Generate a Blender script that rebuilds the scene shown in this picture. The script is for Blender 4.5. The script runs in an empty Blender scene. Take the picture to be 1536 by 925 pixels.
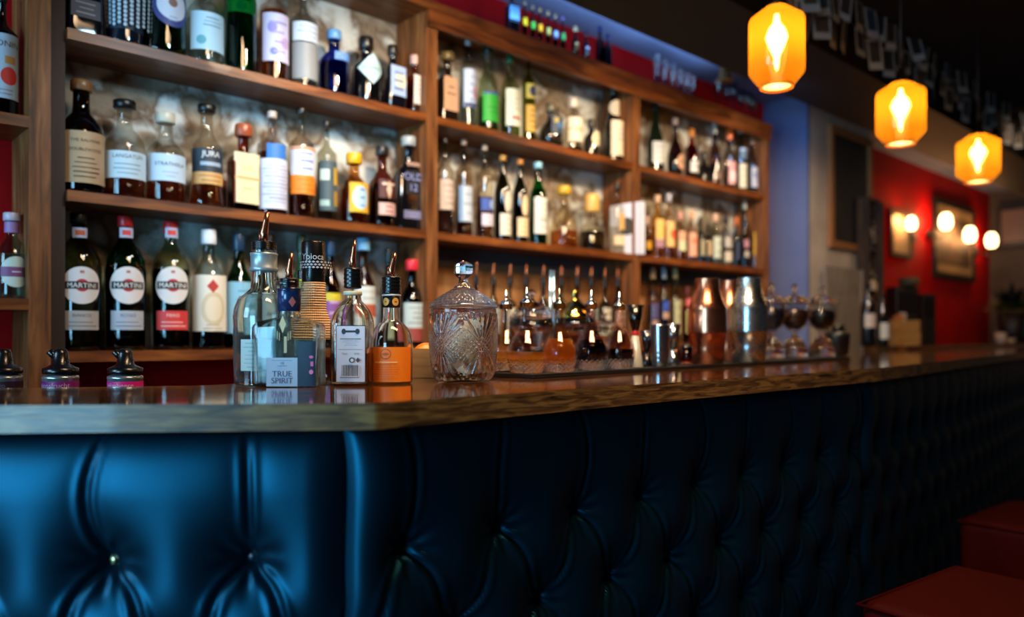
import bpy, math, random
from mathutils import Vector, Matrix
random.seed(7)
S = bpy.context.scene
C = S.collection
PI = math.pi
# ------------------------------------------------------------------ camera
F, CX, HZ, CAMZ = 1182.0, 768.0, 503.0, 1.185        # focal length, centre and horizon in px of the 1536 x 925 frame; eye height
cd = bpy.data.cameras.new('camera'); cam = bpy.data.objects.new('camera', cd); C.objects.link(cam)
cam.location = (0, 0, CAMZ); cam.rotation_euler = (PI/2, 0, 0)
cd.sensor_width = 36; cd.lens = F/1536*36; cd.shift_y = (HZ-462.5)/1536
cd.clip_start = .02; cd.clip_end = 60
cd.dof.use_dof = True; cd.dof.focus_distance = 1.43; cd.dof.aperture_fstop = 1.75
S.camera = cam
# ------------------------------------------------------------------ exposure, world, lamps
S.view_settings.view_transform = 'Standard'; S.view_settings.look = 'None'
S.view_settings.gamma = 1; S.view_settings.use_curve_mapping = False
S.view_settings.exposure = 0.0
S.cycles.max_bounces = 14; S.cycles.transmission_bounces = 12; S.cycles.transparent_max_bounces = 40
S.cycles.glossy_bounces = 5; S.cycles.diffuse_bounces = 3
S.cycles.sample_clamp_indirect = 6
w = bpy.data.worlds.new('world'); S.world = w; w.use_nodes = True
w.node_tree.nodes['Background'].inputs[0].default_value = (.55, .62, .8, 1)
w.node_tree.nodes['Background'].inputs[1].default_value = .022

def area(name, loc, target, sx, sy, power, col, spread=180):
    l = bpy.data.lights.new(name, 'AREA'); l.shape = 'RECTANGLE'; l.size = sx; l.size_y = sy
    l.energy = power; l.color = col; l.spread = math.radians(spread)
    o = bpy.data.objects.new(name, l); C.objects.link(o); o.location = loc
    o.rotation_euler = (Vector(target)-Vector(loc)).to_track_quat('-Z', 'Y').to_euler()
    return o
def spot(name, loc, target, power, col, ang=80, rad=.03, blend=.6):
    l = bpy.data.lights.new(name, 'SPOT'); l.energy = power; l.color = col
    l.spot_size = math.radians(ang); l.spot_blend = blend; l.shadow_soft_size = rad
    o = bpy.data.objects.new(name, l); C.objects.link(o); o.location = loc
    o.rotation_euler = (Vector(target)-Vector(loc)).to_track_quat('-Z', 'Y').to_euler()
    return o
COOL, WARM, BLUE = (.42, .72, 1), (1, .62, .30), (.16, .48, 1)
area('window_light_left', (-2.05, -2.1, 1.0), (-.35, 1.0, .85), 1.2, 1.7, 118, (.26, .66, 1))
area('shelf_fill_cool', (-2.5, -.20, 1.9), (-.6, 2.3, 1.45), .9, 1.0, 24, (.40, .72, 1), 140)  # added cool fill washing along the left shelves, not a window
area('counter_fill_warm', (.22, 1.02, 2.44), (.25, 2.2, 1.2), .8, .4, 26, (1, .64, .36), 120)  # added warm fill to brighten the fronts of things on the bar
spot('downlight_left', (-.22, 1.47, 2.10), (-.66, 2.50, 1.52), 36, (.44, .76, 1), 96, .06, 1.)
spot('downlight_middle', (.0, 1.79, 2.22), (-.25, 2.75, 1.38), 46, (1, .80, .58), 108, .05)
spot('downlight_aisle', (.75, 2.50, 2.22), (.50, 3.35, 1.36), 52, (1, .76, .50), 108, .05)
spot('downlight_far', (1.45, 3.16, 2.22), (1.15, 4.0, 1.38), 46, (1, .74, .48), 108, .05)
spot('downlight_bar', (.25, 1.9, 2.42), (.35, 1.85, 1.1), 26, (1, .80, .60), 95, .04)
l_ = area('ceiling_wash_blue', (.0, 2.85, 2.34), (.35, 3.20, 3), 2.7, .05, 4.4, (.42, .64, 1), 170); l_.rotation_euler = (PI, 0, math.atan2(.6859, .7277))
spot('wall_wash_blue', (1.15, 3.35, 2.25), (1.75, 4.5, 2.0), 11, (.20, .48, 1), 90, .06)
area('back_room_light', (3.4, 4.2, 2.3), (3.6, 5.4, .9), .6, .6, 10, (1, .62, .36))

# ------------------------------------------------------------------ helpers
def P(x, y, z):                      # point seen at pixel (x, y) at depth z
    return Vector(((x-CX)/F*z, z, CAMZ-(y-HZ)/F*z))
def T(x, y, h=.085):                 # point on a horizontal surface h below the eye
    z = h*F/(y-HZ); return Vector(((x-CX)/F*z, z, CAMZ-h))
def lin(h):
    h = h.lstrip('#'); c = [int(h[i:i+2], 16)/255 for i in (0, 2, 4)]
    return tuple(v/12.92 if v <= .04045 else ((v+.055)/1.055)**2.4 for v in c)
_m = {}
def nm(key, name):
    m = bpy.data.materials.new(name); m.use_nodes = True; _m[key] = m
    nt = m.node_tree; b = nt.nodes['Principled BSDF']; return m, nt, b
def mat(hexc, rough=.5, metal=0., spec=.5, coat=0., bump=0., bscale=60):
    key = (hexc, rough, metal, spec, coat, bump, bscale)
    if key in _m: return _m[key]
    m, nt, b = nm(key, 'paint_'+hexc)
    b.inputs['Base Color'].default_value = (*lin(hexc), 1); b.inputs['Roughness'].default_value = rough
    b.inputs['Metallic'].default_value = metal; b.inputs['Specular IOR Level'].default_value = spec
    b.inputs['Coat Weight'].default_value = coat
    n = nt.nodes.new('ShaderNodeTexNoise'); n.inputs['Scale'].default_value = bscale
    tc = nt.nodes.new('ShaderNodeTexCoord'); nt.links.new(tc.outputs['Object'], n.inputs['Vector'])
    mr = nt.nodes.new('ShaderNodeMapRange'); mr.inputs['To Min'].default_value = max(0.02, rough-.05); mr.inputs['To Max'].default_value = min(1, rough+.05)
    nt.links.new(n.outputs['Fac'], mr.inputs['Value']); nt.links.new(mr.outputs['Result'], b.inputs['Roughness'])
    if bump:
        bp = nt.nodes.new('ShaderNodeBump'); bp.inputs['Strength'].default_value = bump; bp.inputs['Distance'].default_value = .01
        nt.links.new(n.outputs['Fac'], bp.inputs['Height']); nt.links.new(bp.outputs['Normal'], b.inputs['Normal'])
    return m
def thin(hexc, rough=.02, ior=1.5, dens=1.0):         # thin clear or tinted glass, and liquids
    key = ('thin', hexc, rough, ior, dens)
    if key in _m: return _m[key]
    m, nt, b = nm(key, 'glass_'+hexc); nt.nodes.remove(b)
    out = nt.nodes['Material Output']
    t = nt.nodes.new('ShaderNodeBsdfTransparent'); c = [v**(dens*.6) for v in lin(hexc)]; t.inputs[0].default_value = (*c, 1)
    g = nt.nodes.new('ShaderNodeBsdfGlossy'); g.inputs['Roughness'].default_value = rough; g.inputs[0].default_value = (1, 1, 1, 1)
    fr = nt.nodes.new('ShaderNodeFresnel'); ge = nt.nodes.new('ShaderNodeNewGeometry'); mr = nt.nodes.new('ShaderNodeMapRange')
    mr.inputs['To Min'].default_value = ior; mr.inputs['To Max'].default_value = 1/ior          # same reflection from both sides of the thin wall
    nt.links.new(ge.outputs['Backfacing'], mr.inputs['Value']); nt.links.new(mr.outputs[0], fr.inputs[0])
    mx = nt.nodes.new('ShaderNodeMixShader'); nt.links.new(fr.outputs[0], mx.inputs[0])
    nt.links.new(t.outputs[0], mx.inputs[1]); nt.links.new(g.outputs[0], mx.inputs[2]); nt.links.new(mx.outputs[0], out.inputs[0])
    return m
def liquid(hexc, body=.25):                                      # tinted liquid: see-through with a little body
    key = ('liq', hexc, body)
    if key in _m: return _m[key]
    m = thin(hexc, .03, 1.33, .55).copy(); _m[key] = m; m.name = 'liquid_'+hexc
    nt = m.node_tree; out = nt.nodes['Material Output']; src = out.inputs[0].links[0].from_socket
    tl = nt.nodes.new('ShaderNodeBsdfTranslucent'); tl.inputs[0].default_value = (*lin(hexc), 1)
    mx = nt.nodes.new('ShaderNodeMixShader'); mx.inputs[0].default_value = body
    nt.links.new(src, mx.inputs[1]); nt.links.new(tl.outputs[0], mx.inputs[2]); nt.links.new(mx.outputs[0], out.inputs[0])
    return m
def solid_glass(hexc, rough=0., ior=1.47):
    key = ('sg', hexc, rough, ior)
    if key in _m: return _m[key]
    m, nt, b = nm(key, 'solid_glass_'+hexc)
    b.inputs['Base Color'].default_value = (*lin(hexc), 1); b.inputs['Roughness'].default_value = rough
    b.inputs['Transmission Weight'].default_value = 1; b.inputs['IOR'].default_value = ior
    return m
def glow(hexc, strength):
    key = ('glow', hexc, strength)
    if key in _m: return _m[key]
    m, nt, b = nm(key, 'glow_'+hexc); b.inputs['Base Color'].default_value = (*lin(hexc), 1)
    b.inputs['Emission Color'].default_value = (*lin(hexc), 1); b.inputs['Emission Strength'].default_value = strength
    return m
def ramp(nt, stops):
    r = nt.nodes.new('ShaderNodeValToRGB'); e = r.color_ramp.elements
    while len(e) < len(stops): e.new(.5)
    for k, (p, h) in enumerate(stops): e[k].position = p; e[k].color = (*lin(h), 1)
    return r
def wood(name, stops, axis=(1, 12, 12), scale=6, rough=.3, coat=0., bump=.15, rot=0.):
    m, nt, b = nm(('wood', name), name)
    tc = nt.nodes.new('ShaderNodeTexCoord'); mp = nt.nodes.new('ShaderNodeMapping')
    mp.inputs['Scale'].default_value = axis; mp.inputs['Rotation'].default_value = (0, 0, rot)
    mp.vector_type = 'TEXTURE' if False else 'POINT'
    rt = nt.nodes.new('ShaderNodeVectorRotate'); rt.rotation_type = 'Z_AXIS'; rt.inputs['Angle'].default_value = -rot
    mp.inputs['Rotation'].default_value = (0, 0, 0)
    nt.links.new(tc.outputs['Object'], rt.inputs['Vector']); nt.links.new(rt.outputs[0], mp.inputs['Vector'])
    n = nt.nodes.new('ShaderNodeTexNoise'); n.inputs['Scale'].default_value = scale; n.inputs['Detail'].default_value = 6; n.inputs['Distortion'].default_value = .8
    nt.links.new(mp.outputs[0], n.inputs['Vector'])
    r = ramp(nt, stops); nt.links.new(n.outputs['Fac'], r.inputs[0]); nt.links.new(r.outputs[0], b.inputs['Base Color'])
    bp = nt.nodes.new('ShaderNodeBump'); bp.inputs['Strength'].default_value = bump; bp.inputs['Distance'].default_value = .002
    nt.links.new(n.outputs['Fac'], bp.inputs['Height']); nt.links.new(bp.outputs[0], b.inputs['Normal'])
    b.inputs['Roughness'].default_value = rough; b.inputs['Coat Weight'].default_value = coat; b.inputs['Coat Roughness'].default_value = .06
    return m
def mottled(name, stops, scale=5, rough=.8, bump=.5, dist=.02, detail=8):
    m, nt, b = nm(('mot', name), name)
    tc = nt.nodes.new('ShaderNodeTexCoord')
    n = nt.nodes.new('ShaderNodeTexNoise'); n.inputs['Scale'].default_value = scale; n.inputs['Detail'].default_value = detail; n.inputs['Distortion'].default_value = .35
    nt.links.new(tc.outputs['Object'], n.inputs['Vector'])
    r = ramp(nt, stops); nt.links.new(n.outputs['Fac'], r.inputs[0]); nt.links.new(r.outputs[0], b.inputs['Base Color'])
    bp = nt.nodes.new('ShaderNodeBump'); bp.inputs['Strength'].default_value = bump; bp.inputs['Distance'].default_value = dist
    nt.links.new(n.outputs['Fac'], bp.inputs['Height']); nt.links.new(bp.outputs[0], b.inputs['Normal'])
    b.inputs['Roughness'].default_value = rough; b.inputs['Specular IOR Level'].default_value = .2
    return m

_tx = {}
def text_geo(s):
    if s in _tx: return _tx[s]
    cu = bpy.data.curves.new('t', 'FONT'); cu.body = s; cu.align_x = 'CENTER'; cu.align_y = 'CENTER'; cu.size = 1; cu.resolution_u = 3
    o = bpy.data.objects.new('t', cu); C.objects.link(o)
    dg = bpy.context.evaluated_depsgraph_get(); me = o.evaluated_get(dg).to_mesh()
    vs = [(v.co.x, v.co.y) for v in me.vertices]; fs = [tuple(p.vertices) for p in me.polygons]
    o.evaluated_get(dg).to_mesh_clear(); bpy.data.objects.remove(o); bpy.data.curves.remove(cu)
    _tx[s] = (vs, fs); return _tx[s]

class MB:
    def __init__(s): s.v, s.f, s.m, s.s, s.mats = [], [], [], [], []
    def mi(s, m):
        if m not in s.mats: s.mats.append(m)
        return s.mats.index(m)
    def add(s, vs, fs, m, smooth=True):
        o = len(s.v); s.v += [tuple(v) for v in vs]; k = s.mi(m)
        for f in fs: s.f.append(tuple(i+o for i in f)); s.m.append(k); s.s.append(smooth)
    def lathe(s, prof, m, segs=28, n=2., dr=1., at=(0, 0, 0), close=True, fn=None, smooth=True):
        vs, fs = [], []
        for p in prof:
            r, z = p[0], p[1]; nn = p[2] if len(p) > 2 else n; dd = p[3] if len(p) > 3 else dr
            for i in range(segs):
                a = 2*PI*i/segs + PI/segs
                c, q = math.cos(a), math.sin(a)
                k = 1 if nn == 2 else (abs(c)**nn+abs(q)**nn)**(-1/nn)
                rr = r
                if fn: rr = r+fn(a, z, r)
                vs.append((at[0]+rr*k*c, at[1]+rr*k*q*dd, at[2]+z))
        R = len(prof)
        for j in range(R-1):
            for i in range(segs):
                i2 = (i+1) % segs
                fs.append((j*segs+i, j*segs+i2, (j+1)*segs+i2, (j+1)*segs+i))
        if close:
            fs.append(tuple(range(segs))[::-1]); fs.append(tuple((R-1)*segs+i for i in range(segs)))
        s.add(vs, fs, m, smooth)
    def box(s, x0, x1, y0, y1, z0, z1, m, bev=0.):
        b = bev
        if b <= 0:
            vs = [(x, y, z) for z in (z0, z1) for y in (y0, y1) for x in (x0, x1)]
            fs = [(0, 2, 3, 1), (4, 5, 7, 6), (0, 1, 5, 4), (2, 6, 7, 3), (0, 4, 6, 2), (1, 3, 7, 5)]
            s.add(vs, fs, m, False); return
        prof = [(b, z0), (0, z0+b), (0, z1-b), (b, z1)]
        vs = []
        for ins, z in prof:
            i = ins; X0, X1, Y0, Y1 = x0+i, x1-i, y0+i, y1-i; c = b
            vs += [(X0+c, Y0, z), (X1-c, Y0, z), (X1, Y0+c, z), (X1, Y1-c, z), (X1-c, Y1, z), (X0+c, Y1, z), (X0, Y1-c, z), (X0, Y0+c, z)]
        fs = []
        for j in range(3):
            for i in range(8): i2 = (i+1) % 8; fs.append((j*8+i, j*8+i2, j*8+8+i2, j*8+8+i))
        fs.append(tuple(range(8))[::-1]); fs.append(tuple(range(24, 32)))
        s.add(vs, fs, m, False)
    def tube(s, pts, rs, m, segs=12):
        vs, fs = [], []; n = len(pts); pts = [Vector(p) for p in pts]
        if not isinstance(rs, (list, tuple)): rs = [rs]*n
        up = Vector((0, 0, 1)) if abs((pts[-1]-pts[0]).normalized().z) < .9 else Vector((1, 0, 0))
        for j, p in enumerate(pts):
            d = (pts[min(j+1, n-1)]-pts[max(j-1, 0)]).normalized(); a = d.cross(up).normalized(); b = d.cross(a)
            for i in range(segs):
                t = 2*PI*i/segs; vs.append(p+(a*math.cos(t)+b*math.sin(t))*rs[j])
        for j in range(n-1):
            for i in range(segs): i2 = (i+1) % segs; fs.append((j*segs+i, j*segs+i2, (j+1)*segs+i2, (j+1)*segs+i))
        fs.append(tuple(range(segs))[::-1]); fs.append(tuple((n-1)*segs+i for i in range(segs)))
        s.add(vs, fs, m)
    def sphere(s, c, r, m, sz=1., segs=16, rings=9):
        prof = [(max(1e-4, r*math.sin(PI*i/rings)), -r*sz*math.cos(PI*i/rings)) for i in range(rings+1)]
        s.lathe(prof, m, segs, at=c)
    def prism(s, poly, z0, z1, m, me=None):
        n = len(poly); vs = [(x, y, z0) for x, y in poly]+[(x, y, z1) for x, y in poly]
        s.add(vs, [tuple(range(n))[::-1], tuple(range(n, 2*n))], m, False)
        s.add(vs, [(i, (i+1) % n, n+(i+1) % n, n+i) for i in range(n)], me or m, False)
    def build(s, name, parent=None, loc=(0, 0, 0), rz=0., rot=None):
        me = bpy.data.meshes.new(name); me.from_pydata(s.v, [], s.f)
        for m in s.mats: me.materials.append(m)
        me.polygons.foreach_set('material_index', s.m); me.polygons.foreach_set('use_smooth', s.s); me.update()
        o = bpy.data.objects.new(name, me); C.objects.link(o); o.location = loc
        o.rotation_euler = rot if rot else (0, 0, rz)
        if parent: o.parent = parent
        return o
def sharp(o, ang=40):
    me = o.data
    try: me.set_sharp_from_angle(angle=math.radians(ang))
    except Exception: pass
    return o
def tag(o, label, cat, group=None, kind=None):
    o['label'] = label; o['category'] = cat
    if group: o['group'] = group
    if kind: o['kind'] = kind
    return o
def thing(name, label, cat, loc, rz=0., group=None):
    o = bpy.data.objects.new(name, None); C.objects.link(o); o.empty_display_size = .05
    o.location = loc; o.rotation_euler = (0, 0, rz); return tag(o, label, cat, group)
def struct(o): o['kind'] = 'structure'; return o

# flat art (label papers, lettering) wrapped onto a bottle body; s = sideways arc, t = height; front is local -Y
def wrapper(R, n=2., dr=1., z0=0.):
    def f(s, t, off):
        if n == 2:
            a = s/R; return ((R+off)*math.sin(a), -(R+off)*math.cos(a)*dr, z0+t)
        x = max(-R*.985, min(R*.985, s)); k = (1-abs(x/R)**n)**(1/n)
        return (x, -(R*dr*k+off), z0+t)
    return f
def flat(y=0.):
    return lambda s, t, off: (s, y-off, t)
def art(mb, f, items, off=.0005):
    """items: ('r',s,t,w,h,col) ('d',s,t,rx,ry,col) ('q',s,t,rx,ry,col) ('t',text,s,t,size,col)"""
    for k, it in enumerate(items):
        o = off+.00025*k
        if it[0] == 'r':
            _, s, t, w_, h_, col = it; N = 14
            vs = [f(s-w_/2+w_*i/N, t+dy, o) for dy in (-h_/2, h_/2) for i in range(N+1)]
            mb.add(vs, [(i, i+1, N+2+i, N+1+i) for i in range(N)], mat(col, .55))
        elif it[0] in 'dq':
            _, s, t, rx, ry, col = it; N = 32 if it[0] == 'd' else 4; vs = []; fs = []; rings = 4; sub = 1 if it[0] == 'd' else 6
            M = N*sub
            def out(i):
                if it[0] == 'd': a = 2*PI*i/M; return math.cos(a), math.sin(a)
                q, r_ = divmod(i, sub); c = [(1, 0), (0, 1), (-1, 0), (0, -1)]; a, b = c[q % 4], c[(q+1) % 4]; u = r_/sub
                return a[0]*(1-u)+b[0]*u, a[1]*(1-u)+b[1]*u
            for j in range(1, rings+1):
                for i in range(M): x, y = out(i); vs.append(f(s+rx*x*j/rings, t+ry*y*j/rings, o))
            vs.append(f(s, t, o)); ce = len(vs)-1
            for i in range(M):
                i2 = (i+1) % M; fs.append((ce, i, i2))
                for j in range(rings-1): fs.append((j*M+i, (j+1)*M+i, (j+1)*M+i2, j*M+i2))
            mb.add(vs, fs, mat(col, .55))
        elif it[0] == 't':
            _, txt, s, t, sz, col = it; vs, fs = text_geo(txt)
            mb.add([f(s+x*sz, t+y*sz, o+.0002) for x, y in vs], fs, mat(col, .5), False)
def scribble(s, t, w_, h_, n, col, seed=0):
    rnd = random.Random(seed); r = []
    for i in range(n):
        ww = w_*rnd.uniform(.45, .95)
        r.append(('r', s+rnd.uniform(-.03, .03)*w_, t+h_/2-h_*(i+.5)/n, ww, h_/n*rnd.uniform(.14, .28), col))
    return r

# ------------------------------------------------------------------ materials
M_top = wood('varnished_bar_wood', [(.30, '2a1509'), (.5, '57300f'), (.7, '7d4a1c')], (1, 9, 9), 5, .11, .6, .04, math.radians(43))
M_edge = wood('bar_edge_wood', [(.30, '2e1a0c'), (.48, '6a4420'), (.62, '946832'), (.8, '4d3014')], (2.2, 2.2, 22), 7, .38, .2, .5)
M_shelf = wood('shelf_wood', [(.28, '2c1406'), (.5, '6b3510'), (.75, '8f5220')], (1, 10, 10), 5, .42, .1, .2)
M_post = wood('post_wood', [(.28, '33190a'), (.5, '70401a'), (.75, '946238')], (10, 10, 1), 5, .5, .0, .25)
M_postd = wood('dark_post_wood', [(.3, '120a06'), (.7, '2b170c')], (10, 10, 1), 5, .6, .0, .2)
M_panel = wood('brown_panelling', [(.3, '7a5230'), (.55, 'a87a50'), (.8, 'bd9468')], (3, 3, 1), 3, .45, .0, .1)
M_stone = mottled('rough_plaster_stone', [(.30, '40342a'), (.42, '938878'), (.49, '6e5c4a'), (.57, 'c6ccca'), (.75, 'dfe7e6')], 6, .85, .9, .03)
M_red = mottled('red_wall_paint', [(.3, 'a8060a'), (.7, 'c40a0e')], 3, .6, .15, .01)
M_blue = mottled('blue_grey_wall_paint', [(.3, '5a6790'), (.7, '6a769c')], 2, .7, .1, .01)
M_ceil = mottled('ceiling_paint', [(.3, '67779c'), (.7, '7383a8')], 2, .7, .1, .01)
M_white = mottled('pillar_plaster', [(.3, '9a8d80'), (.7, 'b9ada0')], 4, .75, .3, .01)
M_black = mottled('black_beam_paint', [(.3, '030202'), (.7, '060403')], 3, .6, .1, .01)
M_floor = wood('dark_floorboards', [(.3, '0d0705'), (.6, '22120a'), (.8, '2e1a0f')], (1, 9, 1), 4, .4, .1, .2)
M_chrome = mat('d8dde0', .12, 1.)
M_steel = mat('b9bec2', .22, 1.)
M_copper = mat('dc8c68', .24, 1.)
M_gold = mat('c99a45', .2, 1.)
M_blk = mat('08090a', .28, 0, .5, .2)
M_cork = mat('a07650', .8)
# ================================================================== large structure
DS = Vector((.7277, .6859, 0)); NB = Vector((-.6859, .7277, 0)); SA = math.atan2(.6859, .7277)   # along the shelves / into their wall
def SP(x, d=0., z=0.):               # point on the vertical plane d behind the shelf fronts, seen at pixel column x
    dep = (3600+1723*d)/(2022-x); return Vector(((x-CX)/F*dep, dep, z))
O_S = SP(60)
def U(x, d=0.): return (SP(x, d)-O_S).dot(DS)
SHZ = {'S1': CAMZ+.733, 'S2': CAMZ+.347, 'S3': CAMZ-.038, 'TOP': CAMZ+1.106, 'A': CAMZ+.506, 'B': CAMZ+.085}
CEIL = CAMZ+1.32

def frame_box(name, u0, u1, d0, d1, z0, z1, m, parent=None):
    b = MB(); b.box(u0, u1, d0, d1, z0, z1, m)
    return b.build(name, parent, loc=O_S if parent is None else (0, 0, 0), rz=SA if parent is None else 0)
uend = U(1488, .18)
struct(frame_box('wall_back', -1.6, uend, .20, .30, 0, CEIL, M_red))
upil0, upil1 = U(1160, .18), U(1160, .18)+.02
# blue return and plaster pillar
uA = (SP(1150, .18)-O_S).dot(DS)
struct(frame_box('wall_return', uA-.0, uA+.03, -.06, .20, 0, CEIL, M_blue))
uP = uA+.03
uPe = U(1304, -.06)
struct(frame_box('wall_pillar', uP, uPe, -.06, .20, 0, CEIL, M_white))
b = MB()                                             # far end wall of the back room
e = O_S+DS*uend
b.box(0, .1, -4.5, .3, 0, CEIL, mottled('grey_far_wall', [(.3, '57493c'), (.7, '6d5c4b')], 3, .8, .2))
struct(b.build('wall_far', loc=e, rz=SA))
b = MB(); b.box(-3, 10, -3, 11, -.05, 0, M_floor); struct(b.build('floor'))
def quadslab(name, u0, u1, d0, d1, z0, z1, m): return frame_box(name, u0, u1, d0, d1, z0, z1, m)
struct(quadslab('ceiling', -1.6, uend+.1, -.62, .30, CEIL, CEIL+.05, M_ceil))
b = MB(); b.box(-1.6, uend+.1, -4.5, -.62, CEIL, CEIL+.05, mottled('dark_ceiling', [(.3, '040303'), (.7, '070606')], 3, .9, .2)); o = b.build('ceiling', loc=O_S, rz=SA); struct(o)
bk = (3070-3600)/1723; bk2 = (2420-3600)/1723
struct(quadslab('ceiling_beam', -1.6, uend, bk2, bk, CAMZ+1.11, CEIL, M_black))

# ------------------------------------------------------------------ bar
Cc = Vector((-.171, .995)); Bd = Vector((.9644, 2.065)); En = Vector((3.995, 5.675))
Lf = Vector((-1.5, .883)); Lb = Vector((-1.5, 1.126)); In = Vector((-.54, 1.334)); Bb = Vector((.56, 2.56)); Eb = Vector((3.75, 5.9))
TOPZ, THK = CAMZ-.085, .034
poly = [Lf, Cc, Bd, En, Eb, Bb, In, Lb]
mb = MB(); mb.prism([tuple(p) for p in poly], TOPZ-THK, TOPZ, M_top, M_edge)
o = mb.build('bar_counter'); tag(o, 'long varnished brown wooden bar top with an angled front corner', 'bar counter')
bv = o.modifiers.new('bevel', 'BEVEL'); bv.width = .003; bv.segments = 2; bv.limit_method = 'ANGLE'
def inset(p, q, r, d):               # inset corner q by d to the left-hand side
    a = (q-p).normalized() if p is not None else (r-q).normalized(); c = (r-q).normalized() if r is not None else a
    na = Vector((-a.y, a.x)); nc = Vector((-c.y, c.x)); m_ = (na+nc).normalized(); return q+m_*(d/max(.3, m_.dot(na)))
fr = [inset(None, Lf, Cc, .075), inset(Lf, Cc, Bd, .075), inset(Cc, Bd, En, .075), inset(Bd, En, None, .075)]
bk_ = [inset(None, Eb, Bb, .05), inset(Eb, Bb, In, .05), inset(Bb, In, Lb, .05), inset(In, Lb, None, .05)]
mb = MB(); mb.prism([tuple(p) for p in fr+bk_], 0, TOPZ-THK-.0005, mat('0a0808', .6))
tag(mb.build('bar_cabinet'), 'black body of the bar standing behind its padded panels', 'bar cabinet')

# leather
import numpy as np
M_lea, nt, bs = nm('leather', 'blue_black_leather')
bs.inputs['Base Color'].default_value = (.0016, .007, .0125, 1); bs.inputs['Roughness'].default_value = .38
bs.inputs['Specular IOR Level'].default_value = .8; bs.inputs['Specular Tint'].default_value = (.03, .52, .88, 1)
tc = nt.nodes.new('ShaderNodeTexCoord'); vo = nt.nodes.new('ShaderNodeTexVoronoi'); vo.inputs['Scale'].default_value = 500
bp = nt.nodes.new('ShaderNodeBump'); bp.inputs['Strength'].default_value = .12; bp.inputs['Distance'].default_value = .0005
nt.links.new(tc.outputs['Object'], vo.inputs['Vector']); nt.links.new(vo.outputs['Distance'], bp.inputs['Height']); nt.links.new(bp.outputs[0], bs.inputs['Normal'])
AS, RS, V0 = .177, .130, .172
def seg_d(px, py, ax, ay, bx, by):
    dx, dy = bx-ax, by-ay; t = max(0, min(1, ((px-ax)*dx+(py-ay)*dy)/(dx*dx+dy*dy))); return math.hypot(px-ax-t*dx, py-ay-t*dy), t
def leather_parts(u, v, u0):
    """(distance to the nearest pleat, to the nearest button, angle round it, pleat strength)"""
    j = (v-V0)/RS
    best = 9; db = 9; ub = vb = 0
    for r in (int(math.floor(j)), int(math.floor(j))+1):
        if r < 0: continue
        vv = V0+r*RS; ofs = u0+(AS/2 if r % 2 else 0)
        k = round((u-ofs)/AS); uu = ofs+k*AS
        d = math.hypot(u-uu, v-vv)
        if d < db: db, ub, vb = d, uu, vv
    pk = 1
    if j < 0:
        k = round((u-u0)/AS); uu = u0+k*AS
        c = (-.020 if k % 2 == PAR[0] else .004)*math.sin(PI*max(0, min(1, v/V0)))
        best = abs(u-(uu+c)); pk = 1-.3*(1-v/V0)
    else:
        r = int(math.floor(j)); fy = j-r
        ofs = u0+(AS/2 if r % 2 else 0); k = math.floor((u-ofs)/AS)
        for kk in (k, k+1):
            ua = ofs+kk*AS; va = V0+r*RS
            for sgn in (-1, 1):
                sw = .009*math.sin(2*PI*fy)*sgn
                d, t = seg_d(u-sw, v, ua, va, ua+sgn*AS/2, va+RS)
                best = min(best, d)
    return best, db, math.atan2(v-vb, u-ub), ub, pk
PAR = [0]
def leather_grid(us, vs_, u0, L, HT):
    B = np.zeros((len(vs_), len(us))); Dt = np.zeros_like(B)
    for a_, v in enumerate(vs_):
        for b__, u in enumerate(us):
            best, db, ang, ub, pk = leather_parts(u, v, u0)
            B[a_, b__] = .008*(1-math.exp(-(best/.018)))+.040*(1-math.exp(-(db/.039)**1.25))
            wr = .0028*math.sin(9*ang+ub*40)*math.exp(-((db-.024)/.017)**2)
            Dt[a_, b__] = -.0050*pk*math.exp(-(best/.0035)**1.3)+.0028*pk*math.exp(-((best-.0095)/.0045)**2)+wr-.012*math.exp(-(db/.013)**2)
    du = us[1]-us[0]
    for it in range(2):                                  # soften the stuffing, keep the folds sharp
        k = max(1, int(round(.012/du))); w_ = np.ones(2*k+1)/(2*k+1)
        B = np.apply_along_axis(lambda r: np.convolve(np.pad(r, k, mode='edge'), w_, 'valid'), 1, B)
        k = 3; w_ = np.ones(7)/7
        B = np.apply_along_axis(lambda r: np.convolve(np.pad(r, k, mode='edge'), w_, 'valid'), 0, B)
    H = B+Dt
    for a_, v in enumerate(vs_):
        for b__, u in enumerate(us):
            e = max(0, min(u, L-u, .06)/.06); e2 = max(0, min(v, HT-v, .09)/.09)
            H[a_, b__] *= (math.sqrt(1-(1-e)**2)*.93+.07)*(math.sqrt(1-(1-e2)**2)*.55+.45)
    return H
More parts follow.
